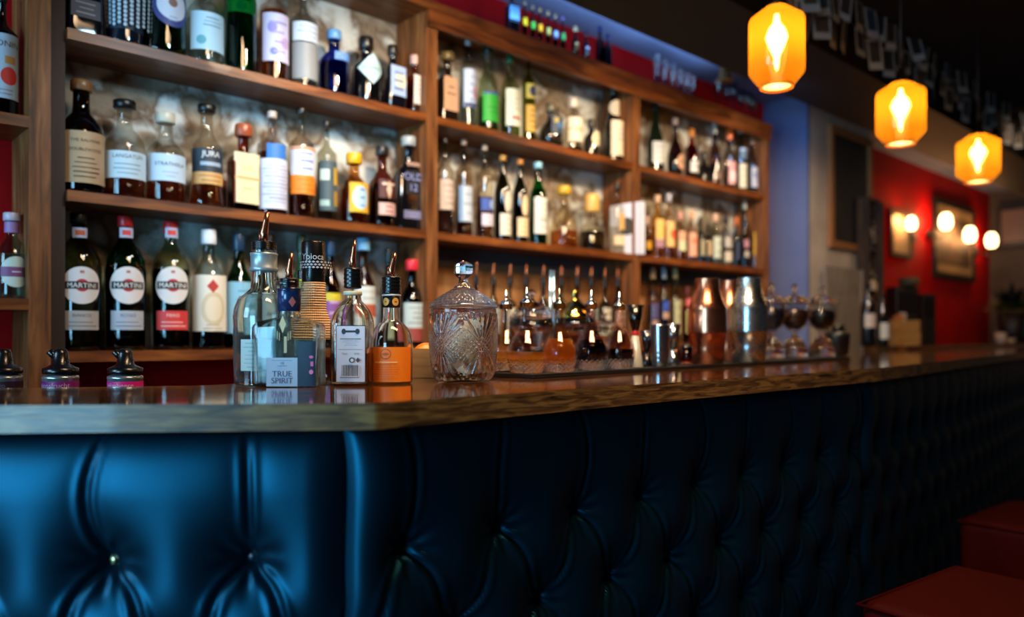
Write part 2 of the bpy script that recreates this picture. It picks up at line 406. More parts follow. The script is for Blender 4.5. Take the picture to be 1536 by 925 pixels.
def padded(name, A, B, u0, su, label, HT=.98, back=.075, rows=7):
    d = (B-A); L = d.length; d.normalize(); n_in = Vector((-d.y, d.x)); rz = math.atan2(d.y, d.x)
    t = thing(name, label, 'padded panel', (A.x+n_in.x*(back-.001), A.y+n_in.y*(back-.001), TOPZ-THK-.004), rz, 'tufted bar front panels')
    nu = int(L/su)+1; vs = []; vrow = []; v = 0
    while v < HT: vrow.append(v); v += .004 if v < .45 else .008
    vrow.append(HT)
    us = [L*i/nu for i in range(nu+1)]; Hh = leather_grid(us, vrow, u0, L, HT)
    for a_, v in enumerate(vrow):
        for i in range(nu+1): vs.append((us[i], -max(0., Hh[a_, i])-.001, -v))
    def leather_h(u, v, *_): return Hh[min(range(len(vrow)), key=lambda q_: abs(vrow[q_]-v)), int(round(u/L*nu))]
    W_ = nu+1; fs = [(j*W_+i, (j+1)*W_+i, (j+1)*W_+i+1, j*W_+i+1) for j in range(len(vrow)-1) for i in range(nu)]
    m = MB(); m.add(vs, fs, M_lea)
    # closed back board
    m.box(0, L, -.001, 0, -HT, 0, M_lea)
    m.build('upholstery', t)
    r = 0
    while V0+r*RS < HT-.05 and r < rows:
        ofs = u0+(AS/2 if r % 2 else 0); k = math.ceil((.02-ofs)/AS)
        while ofs+k*AS < L-.02:
            q = MB(); uu = ofs+k*AS
            q.sphere((0, 0, 0), .0080, M_btn2 if (first_brass and abs(uu-brass_u) < .02 and r == 0) else M_btn, .55, 12, 7)
            q.build('button', t, (uu, -leather_h(uu, V0+r*RS, u0, L, HT)-.004, -(V0+r*RS)), rot=(PI/2, 0, 0)); k += 1
        r += 1
    return t
M_btn = mat('0d2230', .35, 0, .5); M_btn2 = mat('b9a878', .22, 1.)
first_brass = False; brass_u = 0
dL = (Cc-Lf).normalized(); dR = (Bd-Cc).normalized()
def uu_at(A, B, px, back=.07):       # distance along a padded face where pixel column px meets it
    d = (B-A).normalized(); n = Vector((-d.y, d.x)); a = A+n*back; k = (px-CX)/F
    return (k*a.y-a.x)/(d.x-k*d.y)
uL = uu_at(Lf, Cc, 171); first_brass = True; brass_u = uL
A_ = Lf; B_ = Lf+dL*uu_at(Lf, Cc, 527, .03)
PAR[0] = math.floor(uL/AS) % 2
padded('padded_panel', A_, B_, uL-AS*math.floor(uL/AS), .004, 'blue button-tufted leather panel at the left end of the bar')
first_brass = False
A_ = Cc+dR*uu_at(Cc, Bd, 541, .03); uR = (Cc+dR*uu_at(Cc, Bd, 597)-A_).length
padded('padded_panel', A_, Bd, uR, .0045, 'near-black button-tufted leather panel right of the bar corner')
dF = (En-Bd).normalized(); k_ = ((Bd-A_).length-uR)/AS; nxt = (math.ceil(k_)-k_)*AS
padded('padded_panel', Bd, En, nxt, .012, 'dark button-tufted leather panel at the far right end of the bar', rows=3)

# ------------------------------------------------------------------ bottle shelving
sh = thing('bottle_shelving', 'brown wooden back-bar shelving holding rows of bottles', 'shelving', O_S, SA)
def sbox(name, u0, u1, d0, d1, z0, z1, m): 
    b = MB(); b.box(u0, u1, d0, d1, z0, z1, m); return b.build(name, sh)
pw = .045; ZT = SHZ['TOP']
posts = [U(60), U(648), U(955), U(1150)]
for k, u in enumerate(posts): sbox('upright', u-pw/2, u+pw/2, 0, .172, .92, ZT-.03, M_post)
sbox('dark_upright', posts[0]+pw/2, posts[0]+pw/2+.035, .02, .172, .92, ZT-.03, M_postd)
sbox('upright', -1.35, -1.305, 0, .172, .92, ZT-.03, M_post)
th = .026
for a, b_, ex in ((posts[0]+pw/2+.035, posts[1]-pw/2, 1), (posts[1]+pw/2, posts[2]-pw/2, 0), (posts[2]+pw/2, posts[3]-pw/2, 0)):
    for s_ in ('S1', 'S2', 'S3'): sbox('shelf', a, b_, 0, .172, SHZ[s_]-th, SHZ[s_], M_shelf)
for s_ in ('A', 'B'): sbox('shelf', -1.305, posts[0]-pw/2, 0, .172, SHZ[s_]-th, SHZ[s_], M_shelf)
sbox('top_board', -1.36, posts[3]+pw/2+.01, -.015, .19, ZT-.03, ZT, M_shelf)
sbox('fascia', posts[1]-pw/2, posts[3]+pw/2, -.014, -.001, ZT-.085, ZT-.03, M_shelf)
sbox('stone_back', posts[0]+pw/2+.035, posts[3]-pw/2, .173, .189, SHZ['S3'], ZT-.03, M_stone)
sbox('panel_back', posts[1]+pw/2, posts[3]-pw/2, .160, .172, SHZ['S3'], SHZ['S2']-th-.075, M_panel)
sbox('metal_strip', posts[1]+pw/2, posts[3]-pw/2, .156, .172, SHZ['S2']-th-.075, SHZ['S2']-th-.001, mat('6c7074', .3, .7))
# back-bar worktop below the shelves
b = MB(); b.box(-1.36, posts[3]+.05, -.03, .19, 0, .92, mat('1b120c', .5)); tag(b.build('back_cabinet', loc=O_S, rz=SA), 'dark low cabinet under the bottle shelves', 'cabinet')
# ================================================================== bottles on the shelves
# glass outlines: (radius / half width, height / glass height, [squareness exponent])
ST = {
 'tall':   [(.80, 0), (.97, .01), (1, .03), (1, .60), (.95, .66), (.72, .73), (.42, .78), (.34, .82), (.32, .96), (.38, .965), (.38, 1)],
 'wine':   [(.85, 0), (.98, .01), (1, .03), (1, .58), (.90, .66), (.60, .74), (.38, .82), (.34, .90), (.33, .97), (.38, .975), (.38, 1)],
 'martini':[(.80, 0), (.93, .01), (.95, .04), (.98, .35), (1, .62), (.94, .70), (.72, .78), (.42, .84), (.31, .88), (.29, .97), (.33, .975), (.33, 1)],
 'broad':  [(.85, 0), (.97, .015), (1, .04), (1, .54), (.93, .62), (.66, .70), (.42, .75), (.38, .80), (.36, .95), (.44, .96), (.44, 1)],
 'waist':  [(.92, 0), (1, .02), (.98, .08), (.80, .34), (.86, .55), (.84, .62), (.56, .70), (.40, .76), (.34, .94), (.40, .95), (.40, 1)],
 'cyl':    [(.90, 0), (.99, .01), (1, .03), (1, .66), (.96, .70), (.60, .745), (.34, .78), (.26, .84), (.24, .97), (.30, .975), (.30, 1)],
 'square': [(.84, 0, 7), (.96, .012, 7), (.97, .03, 8), (.97, .66, 8), (.88, .71, 6), (.55, .745, 3), (.36, .78), (.34, .95), (.42, .96), (.42, 1)],
 'squat':  [(.85, 0), (.98, .02), (1, .06), (1, .50), (.92, .60), (.60, .70), (.38, .75), (.34, .92), (.42, .93), (.42, 1)],
 'squatsq':[(.88, 0, 7), (.98, .015, 7), (.98, .04, 8), (.98, .60, 8), (.86, .67, 6), (.50, .72, 3), (.36, .76), (.35, .95), (.44, .96), (.44, 1)],
 'round':  [(.45, 0), (.70, .01), (.95, .14), (1, .28), (.95, .42), (.66, .58), (.34, .68), (.28, .75), (.26, .94), (.34, .95), (.34, 1)],
 'champ':  [(.90, 0), (1, .01), (1, .03), (1, .42), (.90, .52), (.62, .64), (.42, .76), (.34, .88), (.32, .96), (.38, .97), (.38, 1)],
 'mini':   [(.85, 0), (1, .02), (1, .55), (.85, .64), (.45, .74), (.40, .97), (.48, .98), (.48, 1)],
 'decant': [(.80, 0), (1, .02), (1, .08), (.96, .34), (.80, .50), (.46, .62), (.26, .70), (.24, .90), (.42, .96), (.44, 1)],
}
SQ = {'square': (8, .92), 'squatsq': (8, .62)}
def interp(prof, z):
    for a, b_ in zip(prof, prof[1:]):
        if a[1] <= z <= b_[1]: return a[0]+(b_[0]-a[0])*((z-a[1])/max(1e-6, b_[1]-a[1]))
    return prof[-1][0]
def pourer(parent, z, r, m=None, h=.03, tip=.05, lean=.0, yaw=0., ribs=True):
    q = MB(); pr = [(r*.7, 0)]
    n = 5
    for i in range(n): pr += [(r*1.0, h*(i+.15)/n), (r*1.06, h*(i+.5)/n), (r*1.0, h*(i+.85)/n)]
    pr += [(r*.9, h), (r*.5, h+.0015)]
    q.lathe(pr, M_blk, 20); c = q.build('pourer_collar', parent, (0, 0, z), yaw)
    q = MB(); rr = r*.36
    q.tube([(0, 0, h), (0, 0, h+tip*.30), (lean*.25, 0, h+tip*.45), (lean*.6, 0, h+tip*.72), (lean, 0, h+tip)], [rr, rr, rr*.85, rr*.7, rr*.55], m or M_copper, 12)
    q.tube([(-rr*.9, 0, h), (-rr*.9, 0, h+tip*.38)], [rr*.35, rr*.30], m or M_copper, 8)
    q.build('pouring_spout', c)
def bottle(x, yt, w, shelf, style, gcol, liq, cap, arts, label, group, d=.065, yaw=None, cat='bottle', name='bottle', segs=24, opaque=False):
    """x, yt, w: the pixel column, top row and pixel width the bottle shows; liq = (colour, fill 0..1); cap = (colour, px height, width factor) or 'pour'"""
    b0 = SP(x, d); z = b0.y; s = F/z; zs = SHZ[shelf]; yb = HZ-(zs-CAMZ)*s
    Ht = (yb-yt)/s; R = w/2/s; rnd = random.Random(int(x*7+yt))
    yaw = rnd.uniform(-8, 8) if yaw is None else yaw
    t = thing(name, label, cat, (b0.x, b0.y, zs+.0006), SA+math.radians(yaw), group)
    prof = ST[style]; n, dr = SQ.get(style, (2, 1))
    if cap == 'pour': H = Ht-24/s
    else: H = Ht-cap[1]/s*.55
    pr = [(p[0]*R, p[1]*H)+((p[2],) if len(p) > 2 else ()) for p in prof]
    gm = mat(gcol, .08, 0, .6, .3) if opaque else thin(gcol)
    q = MB(); q.lathe([(p+(2,))[:3]+(dr if len(p) > 2 and p[2] > 3 else (1 if len(p) < 3 else (dr+1)/2),) for p in pr], gm, segs if n == 2 else 40); q.build('glass_body', t)
    if liq:
        lc, fl = liq; k = .94; zt = fl*H
        lp = [(p[0]*R*k, max(p[1]*H, .004))+((p[2],) if len(p) > 2 else ()) for p in prof if p[1] < fl]
        lp.append((interp(prof, fl)*R*k, zt)+((lp[-1][2],) if len(lp[-1]) > 2 else ()))
        q = MB(); q.lathe([(p+(2,))[:3]+(dr if len(p) > 2 and p[2] > 3 else (1 if len(p) < 3 else (dr+1)/2),) for p in lp], liquid(lc), segs if n == 2 else 40); q.build('liquid', t)
    rn = prof[-1][0]*R
    if cap == 'pour': pourer(t, H-.002, max(rn, .009), h=13/s, tip=22/s, lean=.004)
    elif cap:
        cc, ch, cw = cap; ch /= s; q = MB(); cr = rn*cw
        q.lathe([(cr*.94, -ch*.45), (cr, -ch*.40), (cr, ch*.45), (cr*.92, ch*.55)], mat(cc, .35), 20); q.build('cap', t, (0, 0, H))
    arts_(t, arts, R*(.97 if n > 2 else 1), n, dr, H, HZ, yb, s)
    return t
def arts_(t, arts, R, n, dr, H, hz, yb, s):
    # arts: list of groups; each ('label'|..., yrow top, yrow bottom, wrap 0..2, colour, [extra items in label units], radius factor)
    for a in arts:
        y0, y1, wf, col = a[:4]; ex = a[4] if len(a) > 4 else []; rf = a[5] if len(a) > 5 else 1.; shp = a[6] if len(a) > 6 else 'r'; nm_ = a[7] if len(a) > 7 else 'paper_label'
        h = (y1-y0)/s; tc_ = (yb-(y0+y1)/2)/s; W_ = wf*2*R
        f = wrapper(R*rf, n, dr, tc_)
        items = [('r', 0, 0, W_, h, col)] if shp == 'r' else ([(shp, 0, 0, W_/2, h/2, col)])
        for e in ex:
            if e[0] in ('r',): items.append(('r', e[1]*W_, e[2]*h, e[3]*W_, e[4]*h, e[5]))
            elif e[0] in ('d', 'q'): items.append((e[0], e[1]*W_, e[2]*h, e[3]*h, e[4]*h, e[5]))
            elif e[0] == 't': items.append(('t', e[1], e[2]*W_, e[3]*h, e[4]*h, e[5]))
            elif e[0] == 'l': items += scribble(e[1]*W_, e[2]*h, e[3]*W_, e[4]*h, e[5], e[6], int(y0*3+y1))
        q = MB(); art(q, f, items, .0006); q.build(nm_, t)
W1 = 'd9dde0'; CR = 'd8c7a6'
def L(n=5, col='4a4a52', w=.7, cy=0, h=.8): return ('l', 0, cy, w, h, n, col)

G = 'gin and spirit bottles on the upper shelf of the left bay'
bottle(122, -52, 52, 'S1', 'square', '0c0d10', None, ('0a0a0a', 14, 1.1), [(6, 34, .8, '3c4048', [L(3, '888888')])], 'near-black bottle with a dull grey label, leftmost on the upper shelf of the left bay', G, opaque=True)
art_lace = [('d', -.45+.1*i, -.42+.105*j+(.05 if i % 2 else 0), .034, .045, 'a9c3d4') for i in range(10) for j in range(9)]
bottle(186, -60, 52, 'S1', 'squat', '0b1420', None, ('0a0a0a', 14, 1.1), [(-8, 52, 1.3, '16283a', art_lace)], 'dark bottle covered in a pale blue lace pattern', G, opaque=True)
bottle(246, -58, 62, 'S1', 'squat', '2f9c5c', ('2d7a50', .5), ('0a2a1a', 14, 1.1),
       [(-16, 49, .95, '2c3a78', [('d', 0, 0, .35, .35, 'b9c6d8'), ('t', 'PLYMOUTH', 0, .41, .12, 'd9dde0'), ('d', 0, .05, .10, .10, '7a5a50'), L(2, '7a8ab0', .4, -.32, .16)], 1, 'd')], 'green glass bottle with a round blue and white seal', G)
bottle(307, -42, 54, 'S1', 'squat', 'dde6e2', ('e6f0ee', .5), ('c8c8c8', 12, 1.1), [(27, 83, 1.25, 'a9cbdc', [L(3, '5a7a90', .6, .25, .3), ('d', -.25, -.25, .12, .12, '5f9fae')])], 'clear bottle with a pale blue label and teal dot', G)
bottle(361, -60, 46, 'S1', 'cyl', '1f8a36', ('126b24', .62), ('c8c8c8', 12, 1.1), [(8, 26, 1.3, '9fb6c4', [('d', -.1, 0, .4, .4, '3b8fc0')], .95)], 'bright green bottle with a silver band on its shoulder', G)
bottle(411, -42, 42, 'S1', 'cyl', 'e8d8cc', ('c9723c', .66), ('9a90c0', 12, 1.1), [(27, 98, 1.25, 'c6c0de', [('d', -.2, .2, .10, .12, '8f86c6'), ('d', .2, -.1, .12, .12, 'b79ac8'), ('d', -.15, -.3, .08, .08, '6f7ac0'), L(4, '9a94c0', .6)])], 'clear bottle of pinkish orange spirit with a lilac flowered label', G)
bottle(455, -22, 42, 'S1', 'cyl', 'b9bcb8', ('b0b4b0', .66), ('7cc0d8', 16, 1.2), [(40, 68, 1.25, 'c3d0de', [L(3, '8090b0')]), (70, 124, 1.3, '85888a', [])], 'grey frosted bottle with a narrow white band label', G)
bottle(501, 47, 46, 'S1', 'squat', '1a2f9c', ('16299a', .55), ('5f93c8', 14, 1.15), [(84, 96, .6, '4f7fc4', [L(2, '9cc0e8')])], 'short cobalt blue bottle with a blue stopper', G)
bottle(549, 57, 46, 'S1', 'squat', '060607', None, ('0a0a0a', 18, 1.15), [(86, 132, 1.0, 'a8c6cc', [('t', "HENDRICK'S", 0, .02, .13, '3a4a58'), L(1, '6a7a88', .3, -.15, .1)], 1.0, 'q')], 'short black bottle with a white diamond-shaped label', G, opaque=True)
bottle(589, 69, 34, 'S1', 'square', '0a0b12', None, ('15110f', 14, 1.1), [(103, 147, .85, '9db4dc', [('d', .15, 0, .25, .3, 'c9cbb8'), L(3, '4a5a90')])], 'black square-shouldered bottle with a blue and cream label', G, opaque=True)
bottle(622, 84, 30, 'S1', 'square', 'b7623c', ('a2482a', .6), ('c09a90', 14, 1.1), [(117, 160, .9, 'dcd2cc', [L(5, '8a7a78')])], 'copper-coloured bottle with a white label beside the wooden upright', G)

G = 'whisky bottles on the middle shelf of the left bay'
bottle(122, 122, 62, 'S2', 'broad', '2a170b', ('2e1408', .5), ('8a6038', 16, 1.1), [(203, 279, 1.25, 'b89a74', [('t', 'THE BALVENIE', 0, .32, .085, '4a3424'), ('t', 'DOUBLEWOOD', 0, .14, .085, '4a3424'), L(5, '6a5240', .6, -.2, .45)])], 'dark whisky bottle with a large tan label, leftmost on the middle shelf', G, yaw=-3)
bottle(187, 152, 58, 'S2', 'broad', 'd9d6cc', ('a8431a', .30), ('0c0b0b', 12, 1.25), [(232, 272, 1.25, 'bcd3de', [('t', 'LANGATUN', 0, .3, .20, '4a5a68'), L(3, '8aa0b0', .6, -.15, .5)])], 'clear whisky bottle with a black stopper and pale band label, nearly empty', G)
bottle(248, 170, 56, 'S2', 'broad', 'd9d6cc', ('a23c18', .32), ('c8c0ac', 16, 1.15), [(236, 276, 1.25, 'b9d0e2', [('t', 'STRATHISLA', 0, .12, .20, '3a4050'), L(2, 'a0a8c0', .4, -.25, .3)])], 'clear whisky bottle with a cream stopper and pale blue-white label', G)
bottle(310, 158, 52, 'S2', 'waist', 'd8d0c0', ('b0511c', .34), ('0c0b0b', 12, 1.25), [(227, 262, 1.2, '1b2a38', [('t', 'JURA', 0, .26, .34, 'dfe6ea'), ('r', 0, -.15, .5, .16, '8fa4b4')], .86), (262, 280, 1.2, 'c89a5c', [L(2, '8a6038')], .86)], 'waisted whisky bottle with a black and tan label', G)
bottle(365, 188, 44, 'S2', 'squatsq', '8a3c20', ('7a2a14', .60), ('9a4a28', 18, 1.3), [(232, 307, 1.0, 'd9cba2', [('r', 0, 0, .96, .05, 'cba468'), L(2, 'cdbd92', .6)])], 'square amber bottle with a plain cream label and red-brown cap', G, yaw=6)
bottle(408, 168, 44, 'S2', 'cyl', 'c8c0c0', ('5a1a18', .62), ('b8a8a0', 10, 1.05), [(220, 242, .7, '2d6fc0', []), (242, 316, 1.3, 'c4cbe0', [L(11, '7f88a4', .85)])], 'round bottle with a white paper of small print and a blue patch', G)
bottle(452, 163, 40, 'S2', 'cyl', 'd8d2c8', ('7a2a1a', .28), ('0c0b0b', 10, 1.25), [(224, 266, 1.3, 'ccd4e4', [('r', 0, .44, 1, .1, 'd68a5c'), L(3, '6a7ab0', .5)]), (266, 294, 1.3, 'e8801c', [L(3, 'c86410', .7)])], 'clear whisky bottle with a white and bright orange label', G)
bottle(490, 182, 30, 'S2', 'cyl', 'b7b4a0', ('4a2c18', .6), ('15130f', 10, 1.25), [(244, 318, 1.35, '3c5058', [('r', .25, .2, .4, .35, 'c9a12c'), ('r', -.3, .22, .35, .22, 'b4cac0'), ('r', .25, -.25, .4, .3, 'a88428'), ('r', -.3, -.35, .35, .12, '9ab4ac')])], 'slim bottle with a dark blue and gold label', G)
bottle(531, 231, 42, 'S2', 'squat', 'c8883c', ('a4480f', .56), ('e6aa10', 16, 1.35), [(277, 321, .95, 'e0a818', [('d', -.05, 0, .3, .4, 'a9c8dc'), L(3, '5f88b0', .3)])], 'amber bottle with a bright yellow cap and yellow label', G)
bottle(573, 221, 40, 'S2', 'squat', '7a3a22', ('5a170c', .56), ('1a1a1a', 13, 1.2), [(272, 300, .8, '46120a', [('q', 0, -.05, .16, .5, 'd8b8a0'), ('r', 0, .25, .7, .12, 'd8b8a0')]), (307, 325, .8, 'cba39a', [L(2, '7a3a34')])], 'dark bourbon bottle with a horned bull head badge', G)
bottle(613, 206, 46, 'S2', 'squatsq', '0a090c', None, ('9aa0a0', 14, 1.1), [(246, 252, .5, '9a7a6a'), (258, 294, .55, '0a090c', [('t', 'OLD', 0, .22, .42, '8f9ad0'), ('t', '12', 0, -.22, .42, '8f9ad0')]), (318, 330, .7, '6a6a88', [L(2, 'a0a0c0')])], 'black square bottle with violet lettering beside the wooden upright', G, opaque=True)

G = 'vermouth and wine bottles on the lowest shelf of the left bay'
def mart(ex, sub, subcol, tx): return [(402, 457, .90, 'd6d2d0', [('d', 0, 0, .17, .17, 'b0252c'), ('r', 0, 0, .90, .20, '16181c'), ('t', 'MARTINI', 0, -.01, .185, 'e8e6e0'), ('r', 0, .36, .1, .07, 'b06a60')], 1, 'd'), (467, 495, .85, subcol, [('t', sub, 0, .25, .24, tx), ('l', 0, -.2, .8, .4, 2, tx)], .98), (343, 358, .34, '9aa8c0', [('r', 0, 0, .6, .5, ex)], .45, 'r', 'neck_strip')]
bottle(118, 320, 62, 'S3', 'martini', '6c7a4c', ('7a7434', .30), ('0b0b0c', 16, 1.12), mart('b0502c', 'BIANCO', 'a8a4a0', '5a5a5c'), 'dark olive vermouth bottle with a black cap and round white seal', G, yaw=-6)
bottle(188, 325, 58, 'S3', 'martini', '1c5c2c', ('0c1614', .66), ('a81c24', 16, 1.12), mart('c83838', 'ROSSO', 'a8b0bc', '5a6a80'), 'dark green vermouth bottle with a red cap and grey lower label', G, yaw=-9)
bottle(256, 333, 56, 'S3', 'martini', 'aab088', ('16141c', .66), ('b81c28', 18, 1.12), mart('c83838', 'FIERO', 'c83434', 'f0d0c8'), 'vermouth bottle with a bright red cap and red lower label', G, yaw=-13)
bottle(313, 345, 50, 'S3', 'wine', 'b4bcb4', ('33262c', .30), ('dadfe2', 22, 1.15), [(414, 497, 1.3, 'dbd4c4', [('d', .02, -.1, .22, .30, 'c9bb9c'), ('d', .02, -.1, .15, .22, 'd8ccb4'), ('q', 0, .30, .10, .12, 'b0342c'), L(2, 'a89878', .5, -.42, .12)])], 'bottle with a white foil top and an ornate cream label', G, yaw=-8)
bottle(358, 351, 42, 'S3', 'wine', '2f5c24', ('14260e', .6), ('123048', 26, 1.15), [(424, 500, 1.35, '7fb4cc', [L(5, '4a88a8')])], 'dark green wine bottle with a pale blue label, left of the pouring bottles', G)
bottle(404, 352, 34, 'S3', 'wine', '14180f', None, ('0a0b0c', 26, 1.15), [(430, 500, 1.2, '9aa8a8', [L(4, '505a5a')])], 'black wine bottle standing behind the tall clear flask', G, opaque=True)
bottle(452, 352, 32, 'S3', 'wine', '1e3a20', None, ('16301c', 26, 1.15), [(430, 500, 1.2, 'a4aca8', [L(4, '505a5a')])], 'dark green bottle standing behind the woven bottle', G, opaque=True)
bottle(496, 362, 30, 'S3', 'wine', '7a1c30', ('4c1224', .8), ('1c3a5c', 22, 1.15), [(440, 500, 1.3, '7a4a90', [('r', 0, .4, 1, .2, 'c8b830'), L(3, 'c0a0c8')])], 'dark red bottle with a navy cap and violet label', G)
bottle(545, 358, 36, 'S3', 'broad', 'a07c3c', ('6a3a18', .75), ('7ab4dc', 18, 1.3), [(430, 496, 1.35, 'c6ccc8', [('r', 0, -.05, .9, .28, 'b0543c'), L(2, '9aa0a0', .7, .3, .3)])], 'amber bottle with a sky blue cap and white and red label', G)
bottle(583, 373, 26, 'S3', 'wine', '24501c', ('10240c', .7), ('0a1c1c', 22, 1.15), [(450, 510, 1.2, '8a9a80', [L(4, '4a5a44')])], 'slim dark green bottle with a black top behind the orange-labelled bottle', G)
bottle(618, 390, 38, 'S3', 'broad', '3a3018', ('2a100a', .6), ('d42838', 16, 1.15), [(455, 492, 1.25, 'b4c0bc', [L(4, '6a7a80')]), (492, 512, 1.25, '8c3a34', [])], 'dark rum bottle with a red cap and grey-white label', G)

G = 'bottles on the narrow shelving at the left edge'
bottle(3, -10, 42, 'A', 'cyl', '2a0d0a', ('3a0806', .6), ('101010', 14, 1.1), [(56, 152, 1.2, '9cb4c4', [('t', 'MONIN', 0, .34, .13, '2a2426'), ('r', .15, .1, .3, .12, 'b08040'), ('d', .12, -.15, .12, .14, 'c02820'), L(2, '7a6a60', .6, -.4, .12)])], 'syrup bottle with a tall pale label, on the upper shelf at the left edge', G)
bottle(18, 320, 42, 'B', 'squat', 'a8c4b8', ('b4ccc0', .55), ('b0a8b8', 12, 1.3), [(386, 432, 1.0, 'b4c4b8', [('r', 0, 0, 1, .32, '70406c'), L(1, 'd0c8d8', .6, 0, .14)], 1, 'd'), (334, 350, .9, '8a6a9a', [], .45, 'r', 'neck_strip')], 'small clear mixer bottle with a purple-banded label', G)

G = 'liqueur bottles on the upper shelf of the middle bay'
bottle(671, 80, 32, 'S1', 'squatsq', '1c130e', None, ('6a5a34', 12, 1.5), [(118, 168, .9, 'd3a684', [L(2, '8a6a54', .8, .1, .4)])], 'squat black bottle with a peach label, first in the middle bay', G, opaque=True)
bottle(702, 52, 25, 'S1', 'cyl', 'd4d8d4', ('dce4e4', .66), ('c8d0d8', 16, 1.15), [(107, 164, 1.3, 'bccbe4', [('q', .1, -.1, .1, .2, 'c86a7a'), L(4, '90a0c8'), ('r', 0, -.44, .9, .1, '3a4a7a')])], 'tall clear bottle with a white cap and bluish white label', G)
bottle(732, 66, 32, 'S1', 'squat', 'c8d4b8', ('5a8c2c', .42), ('14241c', 16, 1.15), [(142, 186, 1.15, '2aa634', [('r', 0, .46, .9, .08, '3a5a9a'), L(2, '1c7a28', .7, -.1, .3)])], 'clear liqueur bottle with a vivid green label', G)
bottle(765, 82, 30, 'S1', 'tall', 'c4d4b0', ('8aac4c', .50), ('1e5430', 14, 1.15), [(137, 192, 1.25, 'd8dcc8', [('r', .05, -.28, .6, .08, 'a8545c'), L(3, 'a4b09c', .6, .1, .4)])], 'bottle with a green cap and tall off-white label', G)
bottle(793, 76, 20, 'S1', 'cyl', 'b4b43c', ('a0a028', .8), ('b04438', 14, 1.1), [(128, 150, 1.2, 'b0a848', [('d', 0, 0, .3, .35, '1c2c58')]), (160, 200, 1.2, 'bf9a40', [L(4, '4a3a20')])], 'slender yellow-green bottle with a red top and blue dot', G)
bottle(826, 155, 37, 'S1', 'round', '181410', None, ('5a5440', 14, 1.15), [(178, 204, .8, '22364c', [('r', -.2, .25, .3, .3, '9a8a3c'), ('d', 0, 0, .2, .2, '3a6a9c')])], 'squat round black bottle in the middle bay', G, opaque=True)
bottle(860, 148, 29, 'S1', 'squat', 'd0c4b0', ('4a3a44', .12), ('d8ccbc', 14, 1.1), [(179, 215, 1.3, 'd6cdb8', [('r', 0, .02, 1, .04, 'a08a60'), L(1, 'b8a888', .5)])], 'squat bottle with a cream label and pink-white stopper', G)
bottle(887, 180, 24, 'S1', 'squat', '141410', None, ('141814', 12, 1.1), [(199, 221, .75, 'ddd0a8', [L(2, 'b8a47c', .6)], 1, 'd')], 'small black bottle with an oval cream label', G, opaque=True)
bottle(920, 126, 30, 'S1', 'champ', '0c0d0c', None, ('18161a', 16, 1.05), [(184, 236, 1.05, 'd8c8ae', [L(3, '9a90a0', .7, .1, .4)]), (152, 176, 1.0, 'c8b8a0', [], .62, 'd')], 'tall black champagne bottle leaning against the right upright of the middle bay', G, opaque=True)

G = 'whisky bottles on the middle shelf of the middle bay'
bottle(668, 208, 25, 'S2', 'cyl', 'cfc6b8', ('5a2c24', .26), ('1a1410', 8, 1.2), [(271, 316, 1.2, 'ceb9ac', [L(4, 'a08c84', .7)])], 'clear bottle with a pinkish white label, first on the middle bay middle shelf', G)
bottle(696, 210, 26, 'S2', 'cyl', 'cfc6b8', ('7c2c1c', .20), ('a89888', 8, 1.1), [(281, 334, 1.3, 'b9c2cc', [L(3, '93a0b0', .6), ('r', -.4, 0, .18, 1, '7f9fc0')])], 'clear bottle with a grey-blue wraparound label', G)
bottle(727, 218, 26, 'S2', 'cyl', 'd2cabb', ('8a4c28', .46), ('b8a898', 8, 1.1), [(299, 317, 1.2, '2c4fa0', [('d', .1, 0, .3, .4, '8fa4d0')]), (322, 340, 1.1, 'c8c4d4', [L(2, '9a98b0')])], 'clear bottle with a royal blue band and small white label', G)
bottle(754, 234, 25, 'S2', 'wine', '2c2c10', ('201a0a', .6), ('a8803c', 8, 1.1), [(322, 354, 1.05, 'd4cfc0', [L(3, 'a8a294')]), (287, 320, .5, 'cfc6b4', [], 1, 'd')], 'olive wine-shaped bottle with a white label and matching oval', G)
bottle(780, 240, 24, 'S2', 'wine', '2c2c10', ('201a0a', .6), ('a8702c', 8, 1.1), [(328, 356, 1.05, 'dcc39c', [L(3, 'b89c74')]), (294, 325, .5, 'dcc39c', [], 1, 'd')], 'olive wine-shaped bottle with a cream label and matching oval', G)
bottle(807, 244, 27, 'S2', 'wine', '178a34', ('0d5c20', .7), ('8cc8dc', 9, 1.2), [(298, 352, 1.2, 'd3d4cc', [('r', 0, -.1, .6, .03, '707478'), L(5, 'b0b4b4', .6)])], 'bright green bottle with a white label and pale blue cap', G, segs=28)
bottle(846, 280, 44, 'S2', 'decant', 'e4d4b4', ('c0601c', .30), ('c8a028', 12, 1.1), [], 'glass decanter with a gold ball stopper and a little amber spirit', G, name='decanter', cat='decanter')
bottle(888, 292, 44, 'S2', 'decant', 'd8ccb8', ('1c100c', .42), ('dcae5c', 26, 1.15), [], 'glass decanter of dark spirit with a cone-shaped golden stopper', G, name='decanter', cat='decanter')
bottle(926, 275, 26, 'S2', 'cyl', 'd4d0c4', ('d8ccb4', .4), ('1e1a16', 10, 1.2), [(355, 369, 1.2, 'dcc8a4', []), (322, 346, .6, 'c8a060', [], 1)], 'clear bottle with a black cap and cream foot label, right end of middle bay', G)

